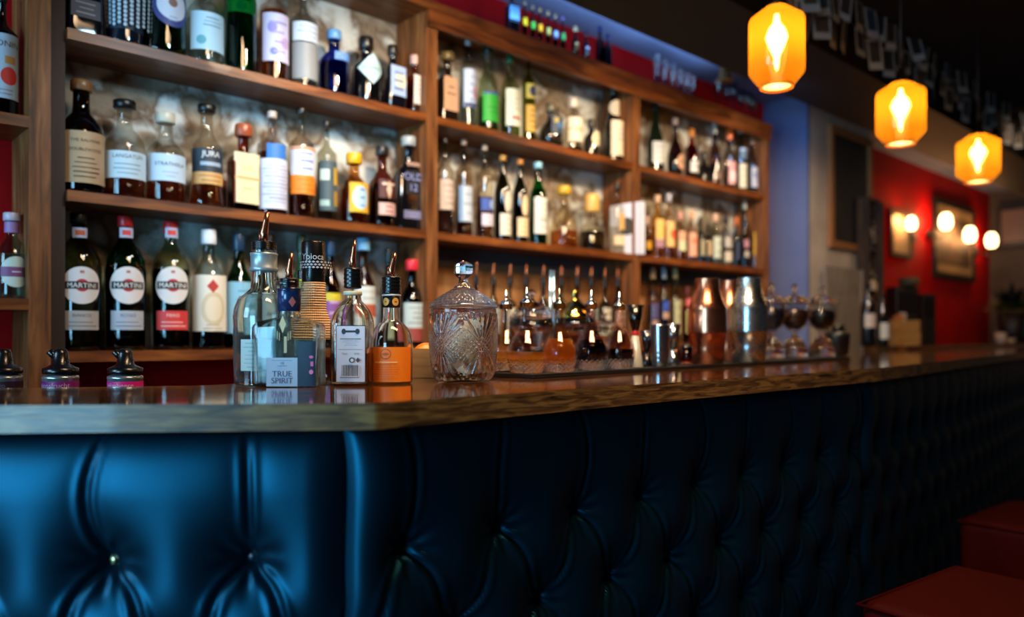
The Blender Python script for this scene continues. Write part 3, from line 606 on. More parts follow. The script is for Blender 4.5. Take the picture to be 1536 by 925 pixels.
G = 'dark bottles with copper pourers on the lowest shelf of the middle bay'
for k, (x, c) in enumerate(((714, '3a2418'), (740, '6a6048'), (765, '8a8470'), (789, '705038'), (815, '4a2c1c'), (842, '7c7c70'), (866, '5c4830'), (887, 'c0b48c'), (907, '6a7050'), (927, '3c4438'))):
    bottle(x, 402+.6*(k % 3)+(x-714)*.02, 20, 'S3', ('tall', 'wine', 'cyl')[k % 3], c, (c, .6), 'pour', [(462, 500, 1.1, ('b4a890', '8a9a98', 'c0b8a4')[k % 3], [L(3, '6a645a')])],
           'copper-tipped spirit bottle behind the dash bottles, %s in its row' % (('first', 'second', 'third', 'fourth', 'fifth', 'sixth', 'seventh', 'eighth', 'ninth', 'last')[k]), G, segs=18)

G = 'bottles on the upper shelf of the right bay'
bottle(983, 150, 26, 'S1', 'champ', '0f1a0e', None, ('0a120a', 16, 1.05), [(215, 246, 1.2, 'ccd2d4', [L(3, '9aa4a8')])], 'black-green champagne bottle with a white label in the right bay', G, d=.08, opaque=True)
bottle(1013, 178, 24, 'S1', 'round', '4a2820', ('3a1814', .4), ('a89890', 10, 1.1), [(233, 256, .8, 'b88a6c', [L(1, '8a6450')], 1, 'd')], 'round brown bottle with a tan oval label', G, segs=18)
bottle(1037, 194, 20, 'S1', 'tall', '8a1c12', ('6a0f0a', .75), ('c8781c', 12, 1.2), [(243, 260, 1.0, 'c4c8cc', [L(1, '8a8c90')])], 'red bottle with an orange neck and small white label', G, segs=18)
bottle(1056, 228, 20, 'S1', 'squatsq', '100e0e', None, ('0c0b0b', 14, 1.3), [], 'short plain black bottle in the right bay', G, segs=16, opaque=True)
bottle(1072, 180, 18, 'S1', 'squat', '6a4a3c', ('4a241c', .4), ('a8b0b0', 20, 1.0), [(258, 270, 1.0, '7a6458', [])], 'brown bottle with a tall silvery neck', G, segs=18)
bottle(1094, 194, 19, 'S1', 'tall', 'c4b8b0', ('c8a49c', .4), ('dd6a28', 16, 1.3), [(244, 277, 1.2, 'd3938c', [('r', 0, -.15, .8, .4, 'dcc0bc'), L(2, 'b06a68', .6, .3, .3)])], 'bottle with an orange cap and pink label', G, segs=18)
bottle(1111, 181, 18, 'S1', 'tall', 'b0c0b8', ('b8c4b4', .5), ('a8ccb4', 18, 1.2), [(247, 283, 1.2, 'd0c8a8', [L(3, 'a8a088')]), (224, 240, 1.1, '9ab0d0', [], .95)], 'bottle with a pale green cap and cream label', G, segs=18)
bottle(1128, 205, 16, 'S1', 'tall', '8898a8', ('90a0b0', .5), ('8a6a50', 12, 1.1), [(252, 282, 1.2, 'b4bcc8', [('r', 0, .1, .8, .3, '8090b0'), L(2, '8a90a0')])], 'slim bottle with a grey-blue label at the right end of the upper shelf', G, segs=18)

G = 'small bottles on the middle shelf of the right bay'
R3 = [(971, 325, 12, 'a8803c', 'b4882c', 'c8a8a0', [(362, 374, 1.1, 'd0a020', [])], 'small bottle with a yellow foot label beside the white card'),
 (986, 293, 20, 'dcb468', 'd09c48', 'c8a488', [(330, 360, 1.1, 'e0b868', []), (360, 372, 1.1, 'a07c94', [])], 'tall yellow bottle with a violet lower band'),
 (1003, 291, 18, 'd8b888', 'a06050', 'a8a8b8', [(333, 371, 1.2, 'dcb878', [('d', .15, 0, .2, .2, 'd84820')])], 'bottle with a yellow label and bright orange dot'),
 (1020, 318, 18, 'd0b090', 'c88858', 'c08c7c', [(348, 362, 1.2, 'd8a484', []), (362, 377, 1.2, 'c4ccac', [])], 'bottle with a peach and pale green label'),
 (1037, 316, 17, 'c8a898', 'b88878', 'd8a484', [(350, 385, 1.25, 'dca48c', [('r', 0, .15, .6, .2, 'd87c58')])], 'bottle with a salmon pink label'),
 (1051, 326, 13, '1e3a18', '14280f', '0c1c0c', [(360, 384, 1.0, 'a09c84', [])], 'thin dark green bottle with a black cap'),
 (1062, 335, 12, '2c3c20', '1c2814', '14200f', [(362, 384, 1.0, 'b49c7c', [])], 'short olive bottle with a tan label'),
 (1073, 321, 17, 'b8c0b4', 'b4bcb0', 'd0ac94', [(356, 388, 1.25, 'bcc8bc', [L(2, '7a9088')])], 'bottle with a pale sage label and pinkish cap'),
 (1089, 322, 18, 'b4b4b4', 'a8a0a0', '141418', [(357, 372, 1.2, 'b0aca8', []), (378, 393, 1.2, 'c4bcb0', [])], 'bottle with a black cap and two pale labels'),
 (1104, 326, 12, '24344c', '16243c', 'c0602c', [(362, 390, 1.1, '22365a', [])], 'navy bottle with an orange cap'),
 (1117, 302, 13, '1a1614', '120e0c', 'a8b0a8', [(360, 372, 1.1, 'b07c88', []), (377, 386, 1.0, 'b8b0a8', [])], 'thin dark bottle with a silver top and pink label'),
 (1132, 312, 16, '8a7a28', '7a681c', 'a0983c', [(349, 384, 1.25, 'e0b010', [L(2, 'c08a10')])], 'bottle with a bright yellow label at the right end of the shelf')]
for x, yt, w_, g, lq, cp, ar, lb in R3:
    bottle(x, yt, w_, 'S2', 'tall', g, (lq, .55), (cp, 12, 1.25), ar, lb, G, segs=16, d=.07)
G = 'bottles on the lowest shelf of the right bay'
R4 = [(979, 402, 18, 'a89078', '7a6a90', 'a08c70', [(455, 478, 1.1, '4c4a7c', []), (480, 492, 1.1, 'a88a88', [])], 'bottle with an indigo label behind the steel measuring cups'),
 (996, 402, 15, '2a50b0', '2448a8', 'a4c0dc', [(452, 466, 1.0, '2c50b8', []), (468, 478, 1.0, 'b89888', [])], 'blue bottle with a pale blue cap on the lowest shelf'),
 (1013, 402, 16, 'b0ac80', 'a09c60', 'b8b078', [(450, 500, 1.2, 'b0b494', [L(3, '8a8c70')])], 'pale olive bottle on the lowest shelf of the right bay'),
 (1031, 430, 16, '6a2c24', '5a1c18', '5a2420', [(448, 460, 1.0, 'd06068', []), (466, 500, 1.1, 'a89c68', [])], 'bottle with a coral pink patch left of the copper shakers')]
for x, yt, w_, g, lq, cp, ar, lb in R4:
    bottle(x, yt, w_, 'S3', 'tall', g, (lq, .55), (cp, 16, 1.2), ar, lb, G, segs=16, d=.07)

# miniatures and glasses on top of the shelving
bottle(768, -14, 19, 'TOP', 'square', '0e1420', None, ('24785c', 10, 1.5), [(12, 36, 1.0, '5c94c8', [])], 'small black bottle with a blue label on top of the shelving', 'bottles standing on top of the shelving', d=.02, segs=16, opaque=True)
G = 'miniature bottles lined up on top of the shelving'
for k, (x, yt, c, cp, nmw) in enumerate(((787, 2, 'd8b818', 'a09078', 'yellow'), (799, 8, '3fa03c', '9a8a70', 'mid green'), (810, 12, 'e0a014', 'a89068', 'orange-yellow'), (822, 17, 'a8a458', 'b0a078', 'olive'), (833, 22, '7ca0d4', 'a89880', 'pale blue'), (844, 25, '2c8c4c', '7c6cb0', 'dark green'))):
    bottle(x, yt, 8, 'TOP', 'mini', 'a08878', ('7a4a3c', .5), (cp, 6, 1.2), [(yt+26, yt+38, 1.2, c, [])], 'miniature bottle with a %s label on top of the shelving' % nmw, G, d=.02, segs=12)
bottle(863, 40, 10, 'TOP', 'mini', '2c1410', ('2c1410', .5), ('b8a888', 7, 1.3), [(66, 76, 1.0, 'b0a070', [])], 'small brown bottle with a gold foot label on top of the shelving', G, d=.02, segs=12)
bottle(879, 48, 10, 'TOP', 'mini', '181c38', ('181c38', .5), ('2c1c2c', 7, 1.3), [(72, 84, 1.0, '9aa4c4', [])], 'small navy bottle with a silver label on top of the shelving', G, d=.02, segs=12)
bottle(900, 40, 14, 'TOP', 'tall', '501818', ('401010', .5), ('2c3470', 8, 1.3), [], 'dark red bottle with a blue cap on top of the shelving', 'bottles standing on top of the shelving', d=.04, segs=14)
bottle(912, 52, 12, 'TOP', 'tall', '26182c', ('26182c', .5), ('242c5c', 8, 1.3), [], 'purple-black bottle on top of the shelving', 'bottles standing on top of the shelving', d=.02, segs=14)
def glass_on_top(x, yt, w_, kind, label, group, d=.03):
    b0 = SP(x, d); s = F/b0.y; zs = SHZ['TOP']; yb = HZ-(zs-CAMZ)*s; H = (yb-yt)/s; R = w_/2/s
    if kind == 'tube': pr = [(R*.8, 0), (R, .1*H), (R, H), (R*.9, H), (R*.9, .05*H)]
    else: pr = [(R*.8, 0), (R*.75, .03*H), (R*.12, .08*H), (R*.10, .45*H), (R*.5, .52*H), (R, .70*H), (R*.85, H), (R*.80, H), (R*.92, .70*H), (R*.4, .55*H)]
    q = MB(); q.lathe(pr, thin('d4dce0'), 16, close=False); o = q.build('shot_glass' if kind == 'tube' else 'wine_glass', None, (b0.x, b0.y, zs+.0006)); tag(o, label, 'glass', group)
for k, (x, yt) in enumerate(((985, 82), (996, 92), (1008, 97), (1019, 105), (1029, 111), (1038, 116))):
    glass_on_top(x, yt, 10, 'tube', 'tall shot glass on top of the shelving, %s of the row' % ('leftmost', 'second', 'third', 'fourth', 'fifth', 'rightmost')[k], 'shot glasses on top of the shelving')
for k, (x, yt, d) in enumerate(((1078, 116, .03), (1090, 122, .09), (1100, 126, .02), (1112, 134, .08), (1122, 138, .02), (1130, 143, .08))):
    glass_on_top(x, yt, 15, 'wine', 'stemmed wine glass standing on top of the right end of the shelving', 'wine glasses on top of the shelving', d)
# white card with a black disc
b0 = SP(940, .03); s = F/b0.y; H = (378-298)/s; W_ = 50/s
t = thing('menu_card', 'folded white card with a black disc at the end of the middle bay', 'card', (b0.x, b0.y, SHZ['S2']+.0006), .0)
q = MB(); xs = [-W_/2+W_*i/10 for i in range(11)]
for sg in (0, 1):
    vs = []; 
    for x_ in xs:
        yb_ = .012*math.sin(PI*(x_/W_+.5))*(-1)
        vs += [(x_, yb_+(.0012 if sg else 0), 0), (x_, yb_+(.0012 if sg else 0), H*(.90+.10*(x_/W_+.5)))]
    q.add(vs, [(2*i, 2*i+2, 2*i+3, 2*i+1) for i in range(10)], mat('c4c8dc', .6))
art(q, lambda a, b_, o_: (a, -.012*math.sin(PI*(a/W_+.5))-o_, b_), [('d', -.0, H*.52, .030, .038, '0c0f14')], .0012)
q.build('card_sheet', t)
q = MB(); q.box(-.012, .012, -.002, .001, 0, H*.98, mat('ccd0e0', .6)); q.build('folded_flap', t, (W_/2-.005, -.004, 0), .5)
# ================================================================== things on the bar
def onbar(x, y): return T(x, y)
def hero(x, yb, H0, name, label, group=None, rz=0., cat='bottle'):
    p = T(x, yb); return thing(name, label, cat, (p.x, p.y, TOPZ+.0006), rz, group), F/p.y
def hglass(t, outer, thick, m, segs=48, name='glass_body', fn=None, top_open=True):
    """solid-walled glass vessel: outer outline up, inner outline down"""
    H = outer[-1][1]; inner = []
    for p in reversed(outer):
        if p[1] < thick*2.2: break
        inner.append((max(.0015, p[0]-thick),)+tuple(p[1:]))
    inner.append((max(.001, inner[-1][0]*.9), thick*2.2)+tuple(inner[-1][2:]))
    q = MB(); pr = list(outer)+inner
    q.lathe(pr, m, segs, fn=fn); return sharp(q.build(name, t), 50)
GB = 'pouring bottles at the corner of the bar'
def HP(prof, R, H): return [(p[0]*R, p[1]*H)+tuple(p[2:]) for p in prof]
# 1 tall clear flask with a silver neck ring
t, s = hero(396, 577.5, 0, 'spirit_bottle', 'tallest clear round-shouldered bottle with silver neck ring and copper pourer', GB)
R = 44/s; H = 212/s
pf = HP([(.88, 0), (.97, .01), (.98, .04), (1.0, .40), (1.02, .47), (.98, .54), (.86, .60), (.62, .645), (.44, .68), (.41, .74), (.40, .86), (.42, .95)], R, H)
hglass(t, pf, .0028, solid_glass('eef4f2'))
q = MB(); q.lathe([(p[0]-.0026, p[1]+.006) for p in pf if p[1] < H*.62]+[(R*.60, H*.635)], liquid('e2f0ee', .12), 40); q.build('clear_spirit', t)
q = MB(); q.lathe([(R*.44, 0), (R*.47, .002), (R*.47, .006), (R*.44, .008), (R*.44, .026), (R*.46, .028), (R*.46, .031), (R*.40, .032)], mat('9fb0b4', .35, .5), 28); q.build('neck_ring', t, (0, 0, H*.80))
pourer(t, H*.95, R*.40, h=13/s, tip=44/s, lean=.006)
q = MB(); f = wrapper(R*.985, 2, 1, 0); art(q, f, [('r', -.012, .052, .052, .052, 'c2cfc8')]+scribble(-.012, .052, .046, .046, 7, '9fb0b0', 5), .0006); q.build('back_label', t, rz=.25)
# 2 rectangular bottle with blue collar
t, s = hero(434, 579, 0, 'spirit_bottle', 'clear rectangular bottle lettered true spirit with a blue neck foil', GB)
R = 50/s; H = 160/s
pf = HP([(.90, 0, 7, .55), (.97, .01, 8, .55), (1, .03, 9, .55), (1, .54, 9, .55), (.97, .575, 8, .56), (.86, .60, 6, .6), (.60, .622, 3.5, .75), (.36, .645, 2, 1), (.325, .68, 2, 1), (.32, .90, 2, 1)], R, H)
hglass(t, pf, .003, solid_glass('e8f3f4'), 64)
q = MB(); q.lathe([(p[0]-.0026, p[1]+.006)+tuple(p[2:]) for p in pf if p[1] < H*.5]+[(R-.0028, H*.45, 9, .55)], liquid('dceef0', .14), 64); q.build('clear_spirit', t)
q = MB(); q.lathe([(R*.345, 0), (R*.345, 33/s), (R*.33, 34/s)], mat('15305c', .25, .2, .5, .5), 32)
art(q, wrapper(R*.347, 2, 1, 17/s), [('q', .010, -.004, .006, .009, '8a5a5c')], .0006); q.build('blue_neck_foil', t, (0, 0, H*.70))
q = MB(); q.lathe([(R*.33, 0), (R*.42, .001), (R*.43, .004), (R*.40, .007), (R*.34, .008), (R*.42, .010), (R*.43, .014), (R*.40, .018), (R*.32, .019)], thin('c8d0d8', .05), 32); q.build('glass_lip', t, (0, 0, H*.88))
pourer(t, H*.90, R*.28, h=17/s, tip=38/s, lean=.004)
q = MB(); f = wrapper(R, 9, .55, 0); a_ = -.003
art(q, f, [('r', a_, 22/s, 46/s, 42/s, '9db9cf'), ('r', a_, 39/s, 30/s, .5/s, '5a7090'), ('t', 'TRUE', a_, 19/s, 12/s, '3c4474'), ('t', 'SPIRIT', a_, 9/s, 12/s, '3c4474'), ('r', a_, 31/s, 14/s, 1/s, '6a88a8'), ('d', a_, 35/s, 2.2/s, 2/s, '7c98b4')], .0007); q.build('front_label', t)
q = MB(); art(q, f, [('r', 33/s, 34/s, 26/s, 66/s, '0c2e44'), ('d', 40/s, 44/s, 3/s, 2.2/s, 'c070a8'), ('r', 41/s, 34/s, 4/s, 7/s, 'c070a8'), ('d', 40/s, 22/s, 3/s, 3.4/s, 'd080b0')], .0012); q.build('side_label', t)
q = MB(); art(q, f, [('r', 2/s, 62/s, 4/s, 24/s, 'b9b48c'), ('q', -2/s, 92/s, 5/s, 13/s, 'c6bd92')]+[('r', k*3.2/s, (70+2*abs(k))/s, 1/s, 12/s, 'c0b98c') for k in (-3, -2, 2, 3)], .0005); q.build('straw_motif', t)
# 3 woven-textured bottle with black printed cap
t, s = hero(470, 573, 0, 'spirit_bottle', 'cream woven-textured bottle with a wide black cap printed in white', GB)
R = 34/s; H = 152/s
def weave(a, z, r): return .0022*math.sin(a*22+z*700)*math.sin(a*22-z*700)
pf = HP([(.9, 0), (1, .02), (1, .42)]+[(1-.46*k/12, .42+.30*k/12) for k in range(1, 13)]+[(.54-.04*k/6, .72+.26*k/6) for k in range(1, 7)], R, H)
pf2 = []
for a_, b_ in zip(pf, pf[1:]):
    for k in range(7): pf2.append((a_[0]+(b_[0]-a_[0])*k/7, a_[1]+(b_[1]-a_[1])*k/7))
pf2.append(pf[-1])
q = MB(); q.lathe([p for p in pf2 if p[1] >= H*.38], mat('dcb98c', .4, 0, .5, .4), 132, fn=weave); q.build('woven_neck', t)
q = MB(); q.lathe([p for p in pf2 if p[1] <= H*.39], thin('c8d8d8', .03), 48); q.build('glass_base', t)
q = MB(); q.lathe([(p[0]*.94, p[1]+.003) for p in pf if p[1] < H*.26], liquid('9a6a30'), 40); q.build('amber_spirit', t)
q = MB(); CR_ = 17/s
q.lathe([(CR_*.95, 0), (CR_, .002), (CR_*1.02, 60/s), (CR_*.96, 62/s), (CR_*.3, 63/s)], M_blk, 40)
it = [('t', 'Ypioca', .004, 38/s, 13/s, 'c8d0d8')]
for k in range(-7, 8):
    for j, yy in enumerate((22, 26, 30)): it.append(('q', (k+.5*(j % 2))*4.4/s, yy/s, 2.0/s, 1.8/s, 'b8c4d0'))
art(q, wrapper(CR_*1.02, 2, 1, 0), it, .0004); q.build('printed_cap', t, (0, 0, H*.975))
# 3b bottle behind with steel spout
t, s = hero(455, 568.5, 0, 'spirit_bottle', 'bottle with lime green neck band and silver pourer, behind the woven bottle', GB)
R = 30/s; H = 150/s
q = MB(); q.lathe(HP(ST['tall'], R, H), thin('d4dcd4'), 40); q.build('glass_body', t)
q = MB(); q.lathe([(.36*R, 0), (.40*R, 22/s), (.36*R, 23/s)], mat('a4b838', .4), 24); q.build('lime_neck_band', t, (0, 0, H*.84))
pourer(t, H*.99, R*.30, M_chrome, h=14/s, tip=42/s, lean=.006)
# 4 rectangular bottle with bar-code label
t, s = hero(529, 576.5, 0, 'spirit_bottle', 'clear rectangular bottle with a white back label carrying a bar code', GB)
R = 29/s; H = 138/s
pf = HP([(.92, 0, 7), (.98, .01, 8), (1, .03, 9), (1, .66, 9), (.97, .72, 6), (.84, .80, 4), (.62, .865, 3), (.46, .91, 2), (.43, .95, 2), (.43, 1, 2)], R, H)
hglass(t, pf, .003, solid_glass('f4f3ee'), 64)
q = MB(); q.lathe([(p[0]-.0026, p[1]+.006)+tuple(p[2:]) for p in pf if p[1] < H*.30]+[(R-.003, H*.34, 9)], liquid('8a5a24'), 48); q.build('amber_spirit', t)
q = MB(); q.lathe([(R*.46, 0), (R*.49, .001), (R*.49, 5/s), (R*.46, 6/s)], mat('cfc6a6', .5), 32); q.build('neck_ring', t, (0, 0, H*.965))
pourer(t, H*1.0+5/s, R*.44, h=31/s, tip=42/s, lean=.004)
q = MB(); f = wrapper(R, 9, 1, 0); c_ = 3/s
it = [('r', c_, 46/s, 44/s, 84/s, '17181a'), ('r', c_, 46/s, 41.5/s, 81.5/s, 'cfcfd8'),
      ('r', c_, 79/s, 20/s, 3/s, '24252a'), ('d', c_-10/s, 79/s, 3.2/s, 4/s, '24252a'), ('d', c_+10/s, 79/s, 3.2/s, 4/s, '24252a'), ('r', c_, 68/s, 30/s, 1.3/s, '5a5a62')]
it += scribble(c_, 62/s, 34/s, 9/s, 4, '8a8a96', 3)+[('r', c_, 52.5/s, 35/s, .5/s, '44444c'), ('t', '70cl', c_-9/s, 46/s, 4.5/s, '70707a'), ('t', '40%', c_+9/s, 46/s, 4.5/s, '70707a')]
it += [('d', c_+2/s, 37/s, 4/s, 4/s, '3a3a40'), ('d', c_+2.6/s, 37/s, 2.4/s, 2.4/s, 'cfcfd8'), ('q', c_+11/s, 37/s, 3/s, 4/s, '3a3a40')]
x_ = -12.5
rr = random.Random(4)
while x_ < 12: 
    ww = rr.choice((.5, .9, 1.3)); it.append(('r', c_+(x_+ww/2)/s, 22/s, ww/s, 16/s, '26272b')); x_ += ww+rr.choice((.5, .8))
it += [('r', c_, 12/s, 28/s, 1.2/s, '5a5a62')]
art(q, f, it, .0006); q.build('bar_code_label', t)
# 5 orange-labelled bottle
t, s = hero(587, 574.5, 0, 'spirit_bottle', 'round-shouldered clear bottle with a bright orange label and black neck band', GB)
R = 32/s; H = 131/s
pf = HP([(.92, 0), (.98, .015), (1, .04), (1, .40), (.985, .48), (.92, .56), (.78, .63), (.58, .68), (.42, .71), (.38, .75), (.37, .88), (.38, 1)], R, H)
hglass(t, pf, .0028, solid_glass('f4f2ee'), 56)
q = MB(); q.lathe([(p[0]-.0026, p[1]+.006) for p in pf if p[1] < H*.36]+[(R-.0028, H*.405)], liquid('fcb45c', .3), 40); q.build('orange_spirit', t)
q = MB(); q.lathe([(R*.42, 0), (R*.42, 17/s), (R*.40, 17.5/s)], M_blk, 32)
art(q, wrapper(R*.42, 2, 1, 8.5/s), [('d', -.008, 0, 5.2/s, 6/s, 'd89a3c'), ('r', -.008, 0, 3/s, 1.5/s, '4a2a10'), ('d', .010, 0, 5.2/s, 6/s, 'd89a3c'), ('r', .010, 0, 3/s, 1.5/s, '4a2a10')], .0004); q.build('black_neck_band', t, (0, 0, H*.86))
q = MB(); q.lathe([(R*.42, 0), (R*.45, .001), (R*.45, 2/s), (R*.42, 3/s)], mat('c0c4c0', .4), 32); q.build('neck_ring', t, (0, 0, H*.99))
pourer(t, H*1.01, R*.44, h=27/s, tip=36/s, lean=.007)
q = MB(); f = wrapper(R, 2, 1, 0)
it = [('r', -.004, 28.5/s, 84/s, 51/s, 'f8800c'), ('d', -.004, 44/s, 8/s, 7.5/s, 'b4580c'), ('d', -.004, 44/s, 6.8/s, 6.4/s, 'f8800c'), ('q', -.004, 44/s, 6/s, 2/s, 'b4580c'), ('r', -.004, 32/s, 34/s, 1.6/s, 'f8c080')]+scribble(-.004, 18/s, 46/s, 24/s, 7, 'd8680c', 9)
art(q, f, it, .0006); q.build('orange_label', t)
# wooden box with orange slices behind
p = T(634, 567); s = F/p.y
t = thing('wooden_box', 'light wooden box between the orange-labelled bottle and the cut-glass jar', 'box', (p.x, p.y, TOPZ+.0006), SA-PI/4)
Mbx = wood('pale_box_wood', [(.3, '8d7353'), (.6, 'a98e6a'), (.8, 'b89e7a')], (1, 8, 8), 8, .5)
bw, bh = 48/s, 44/s
for nm_, a in (('front_board', (-bw/2, bw/2, 0, .006, 0, bh)), ('back_board', (-bw/2, bw/2, .06, .066, 0, bh)), ('side_board', (-bw/2, -bw/2+.006, .006, .06, 0, bh)), ('side_board', (bw/2-.006, bw/2, .006, .06, 0, bh)), ('bottom_board', (-bw/2+.006, bw/2-.006, .006, .06, .0, .005))):
    q = MB(); q.box(*a, Mbx); q.build(nm_, t)
for k, (dx, rot) in enumerate(((.006, .3), (.022, -.4))):
    q = MB(); q.lathe([(.0295, 0), (.031, .002), (.031, .006), (.0295, .008)], mat('e88a18', .5), 28); q.lathe([(.0275, -.0004), (.0275, .0084)], mat('f0a43c', .4), 28)
    o = q.build('orange_slice', None, (p.x+dx-.002, p.y+.022+.016*k, TOPZ+bh-.018), rot=(PI/2+.15*(1-k), 0, rot)); tag(o, 'orange slice standing in the light wooden box, %s' % ('the front one' if k == 0 else 'the back one'), 'orange slice', 'orange slices in the box')

# ---- cut-glass jar
t, s = hero(695, 571, 0, 'glass_jar', 'large cut-glass lidded jar with fan and diamond pattern', None, .3, 'jar')
R = 51/s; HB = 108/s
def cuts(a, z, r):
    zz = z/HB
    if zz < .05 or r < R*.8: return 0
    if zz > .93: return 0
    N = 5; k = round(a/(2*PI/N)); da = (a-k*2*PI/N)*R; dz = z-HB*.50
    ph = math.atan2(dz, da); d = math.hypot(da, dz)
    if abs(math.sin(ph)) > .62 and d < HB*.45: return .0030*abs(math.sin(ph*13))-.0014
    return .0034*(abs(math.sin(a*20+z*330))*abs(math.sin(a*20-z*330)))-.0014
pr = [(.70, 0), (.78, .01), (.82, .03), (.86, .05), (.90, .10)]
outer = [(p[0]*R, p[1]*HB) for p in pr]
for k in range(1, 130): 
    z = .10+.86*k/130; outer.append((R*(.90+.10*math.sin(min(1, (z-.10)/.5)*PI/2)-.03*max(0, z-.80)/.16), z*HB))
outer += [(R*.97, .965*HB), (R*.97, .99*HB), (R*.955, HB)]
inner = [(R*.90, HB), (R*.88, .9*HB), (R*.88, .5*HB), (R*.80, .14*HB), (R*.70, .08*HB), (R*.2, .07*HB)]
q = MB(); q.lathe(outer+inner, solid_glass('fffbfa', .07), 280, fn=lambda a, z, r: cuts(a, z, r) if r > R*.895 else 0); sharp(q.build('cut_glass_body', t), 55)
def lcuts(a, z, r): return .0030*(abs(math.sin(a*16+r*210))*abs(math.sin(a*16-r*210)))-.001 if .016 < r < R*.95 else 0
q = MB(); lid = [(R*.86, -.003), (R*.87, 0), (R*1.0, .0005), (R*1.01, .003), (R*.99, .0055)]
for k in range(1, 60): x_ = k/60; lid.append((R*(.99-.70*x_), .0055+25/s*x_**.8))
lid += [(R*.26, 31/s), (R*.24, 34/s), (R*.14, 40/s), (R*.13, 46/s)]
sub = [(R*.24, 25/s), (R*.80, .002)]
q.lathe([(R*.80, .001), (R*.84, -.003)]+lid[1:]+[(R*.06, 46/s)], solid_glass('fffbfa', .07), 200, fn=lcuts); lo = q.build('cut_glass_lid', t, (0, 0, HB+.0005))
q = MB(); q.lathe([(.010, 0), (.0165, .007), (.0185, .012), (.0185, .022), (.015, .027), (.0015, .033)], solid_glass('fbf6f4'), 6, smooth=False); q.build('faceted_knob', lo, (0, 0, 45/s))
rr = random.Random(11)
q = MB(); cols = ['f0e6cc', 'c8a078', 'a88460', 'ecdcb8', 'e0caa0']
for k in range(95):
    a = rr.uniform(0, 2*PI); r_ = R*.66*math.sqrt(rr.random()); zz = HB*.14+rr.random()**1.1*HB*(.42+.25*math.cos(a+.6))
    c_ = Vector((r_*math.cos(a), r_*math.sin(a), zz)); e_ = .0068; M_ = Matrix.Rotation(rr.uniform(0, 3), 3, Vector((rr.random(), rr.random(), rr.random())).normalized())
    vs = [c_+M_@Vector((x*e_, y*e_, z*e_)) for z in (-1, 1) for y in (-1, 1) for x in (-1, 1)]
    q.add(vs, [(0, 2, 3, 1), (4, 5, 7, 6), (0, 1, 5, 4), (2, 6, 7, 3), (0, 4, 6, 2), (1, 3, 7, 5)], mat(cols[k % 5], .7), False)
pj = T(695, 571)
tag(q.build('sugar_lumps', None, (pj.x, pj.y, TOPZ+.001)), 'heap of cream and brown sugar lumps inside the cut-glass jar', 'sugar', kind='stuff')

# ---- rubber bar mat
m0, m1 = T(800, 568.0), T(1276, 538.3); dm = (m1-m0); dm.z = 0; ML = dm.length; am = math.atan2(dm.y, dm.x)
MW = .165; MH = .008
t = thing('bar_mat', 'long black rubber bar mat carrying the cruets and shakers', 'bar mat', (m0.x, m0.y, TOPZ+.0004), am)
q = MB(); q.box(0, ML, 0, MW, 0, MH*.6, mat('15181b', .5), .001); q.build('mat_base', t)
q = MB(); q.box(0, ML, 0, .007, MH*.6, MH, mat('15181b', .5)); q.box(0, ML, MW-.007, MW, MH*.6, MH, mat('15181b', .5)); q.box(0, .007, .007, MW-.007, MH*.6, MH, mat('15181b', .5)); q.box(ML-.007, ML, .007, MW-.007, MH*.6, MH, mat('15181b', .5)); q.build('raised_rim', t)
hm = .085-MH*.6
MZ = TOPZ+MH*.6+.001
def onmat(x, yb, name, label, cat, group=None, rz=0.):
    p = T(x, yb, hm); return thing(name, label, cat, (p.x, p.y, MZ), rz, group), F/p.y
# dash bottles
GD = 'glass dash bottles with chrome tops on the bar mat'
def dash(x, yb, yt, w_, lc, fill, capc, label, tint):
    t, s = onmat(x, yb, 'dash_bottle', label, 'dash bottle', GD, .2*(x % 7))
    H = (yb-yt)/s; R = w_/2/s
    def cut(a, z, r): return .0026*(abs(math.sin(a*9+z*300))*abs(math.sin(a*9-z*300)))-.0006 if z < H*.149 and r > R*.5 else 0
    outer = [(R*.72, 0), (R*.78, .003)]+[(R*(.78+.14*k/16), .003+H*.13*k/16) for k in range(1, 17)]+[(R*.95, H*.15), (R*1.0, H*.20), (R*.985, H*.26), (R*.90, H*.32), (R*.72, H*.39), (R*.52, H*.46), (R*.38, H*.53), (R*.31, H*.61), (R*.29, H*.70), (R*.29, H*.765)]
    inner = [(R*.22, H*.765), (R*.22, H*.62), (R*.30, H*.53), (R*.64, H*.39), (R*.90, H*.26), (R*.90, H*.20), (R*.80, H*.135), (R*.3, H*.12)]
    ob = [p_ for p_ in outer if p_[1] <= H*.15+1e-6]; ou = [p_ for p_ in outer if p_[1] >= H*.15-1e-6]
    q = MB(); q.lathe(ob+[(R*.2, H*.145)], solid_glass('fbf4ee'), 108, fn=cut); sharp(q.build('cut_glass_base', t), 60)
    q = MB(); q.lathe(ou+inner[:-1], thin(tint), 48, close=False); q.build('glass_body', t)
    io = [(R*.3, H*.121), (R*.80, H*.137), (R*.898, H*.20), (R*.898, H*.26), (R*.64, H*.39), (R*.30, H*.53)]
    lp = [(r_-.0004, z_) for r_, z_ in io if z_ < fill*H]; lp.append((interp([(a/R, b_/H) for a, b_ in io], fill)*R-.0004, fill*H))
    q = MB(); q.lathe(lp, liquid(lc, .5), 40); q.build('bitters', t)
    q = MB(); cz = H*.765; cr = R*.345
    q.lathe([(cr*.9, 0), (cr, .002), (cr, H*.055), (cr*1.08, H*.06), (cr*1.08, H*.068), (cr*.85, H*.085), (cr*.5, H*.11), (cr*.22, H*.118), (cr*.20, H*.15), (cr*.30, H*.16), (cr*.18, H*.172), (cr*.10, H*.235), (.0004, H*.24)], capc, 28); q.build('dasher_top', t, (0, 0, cz-.004))
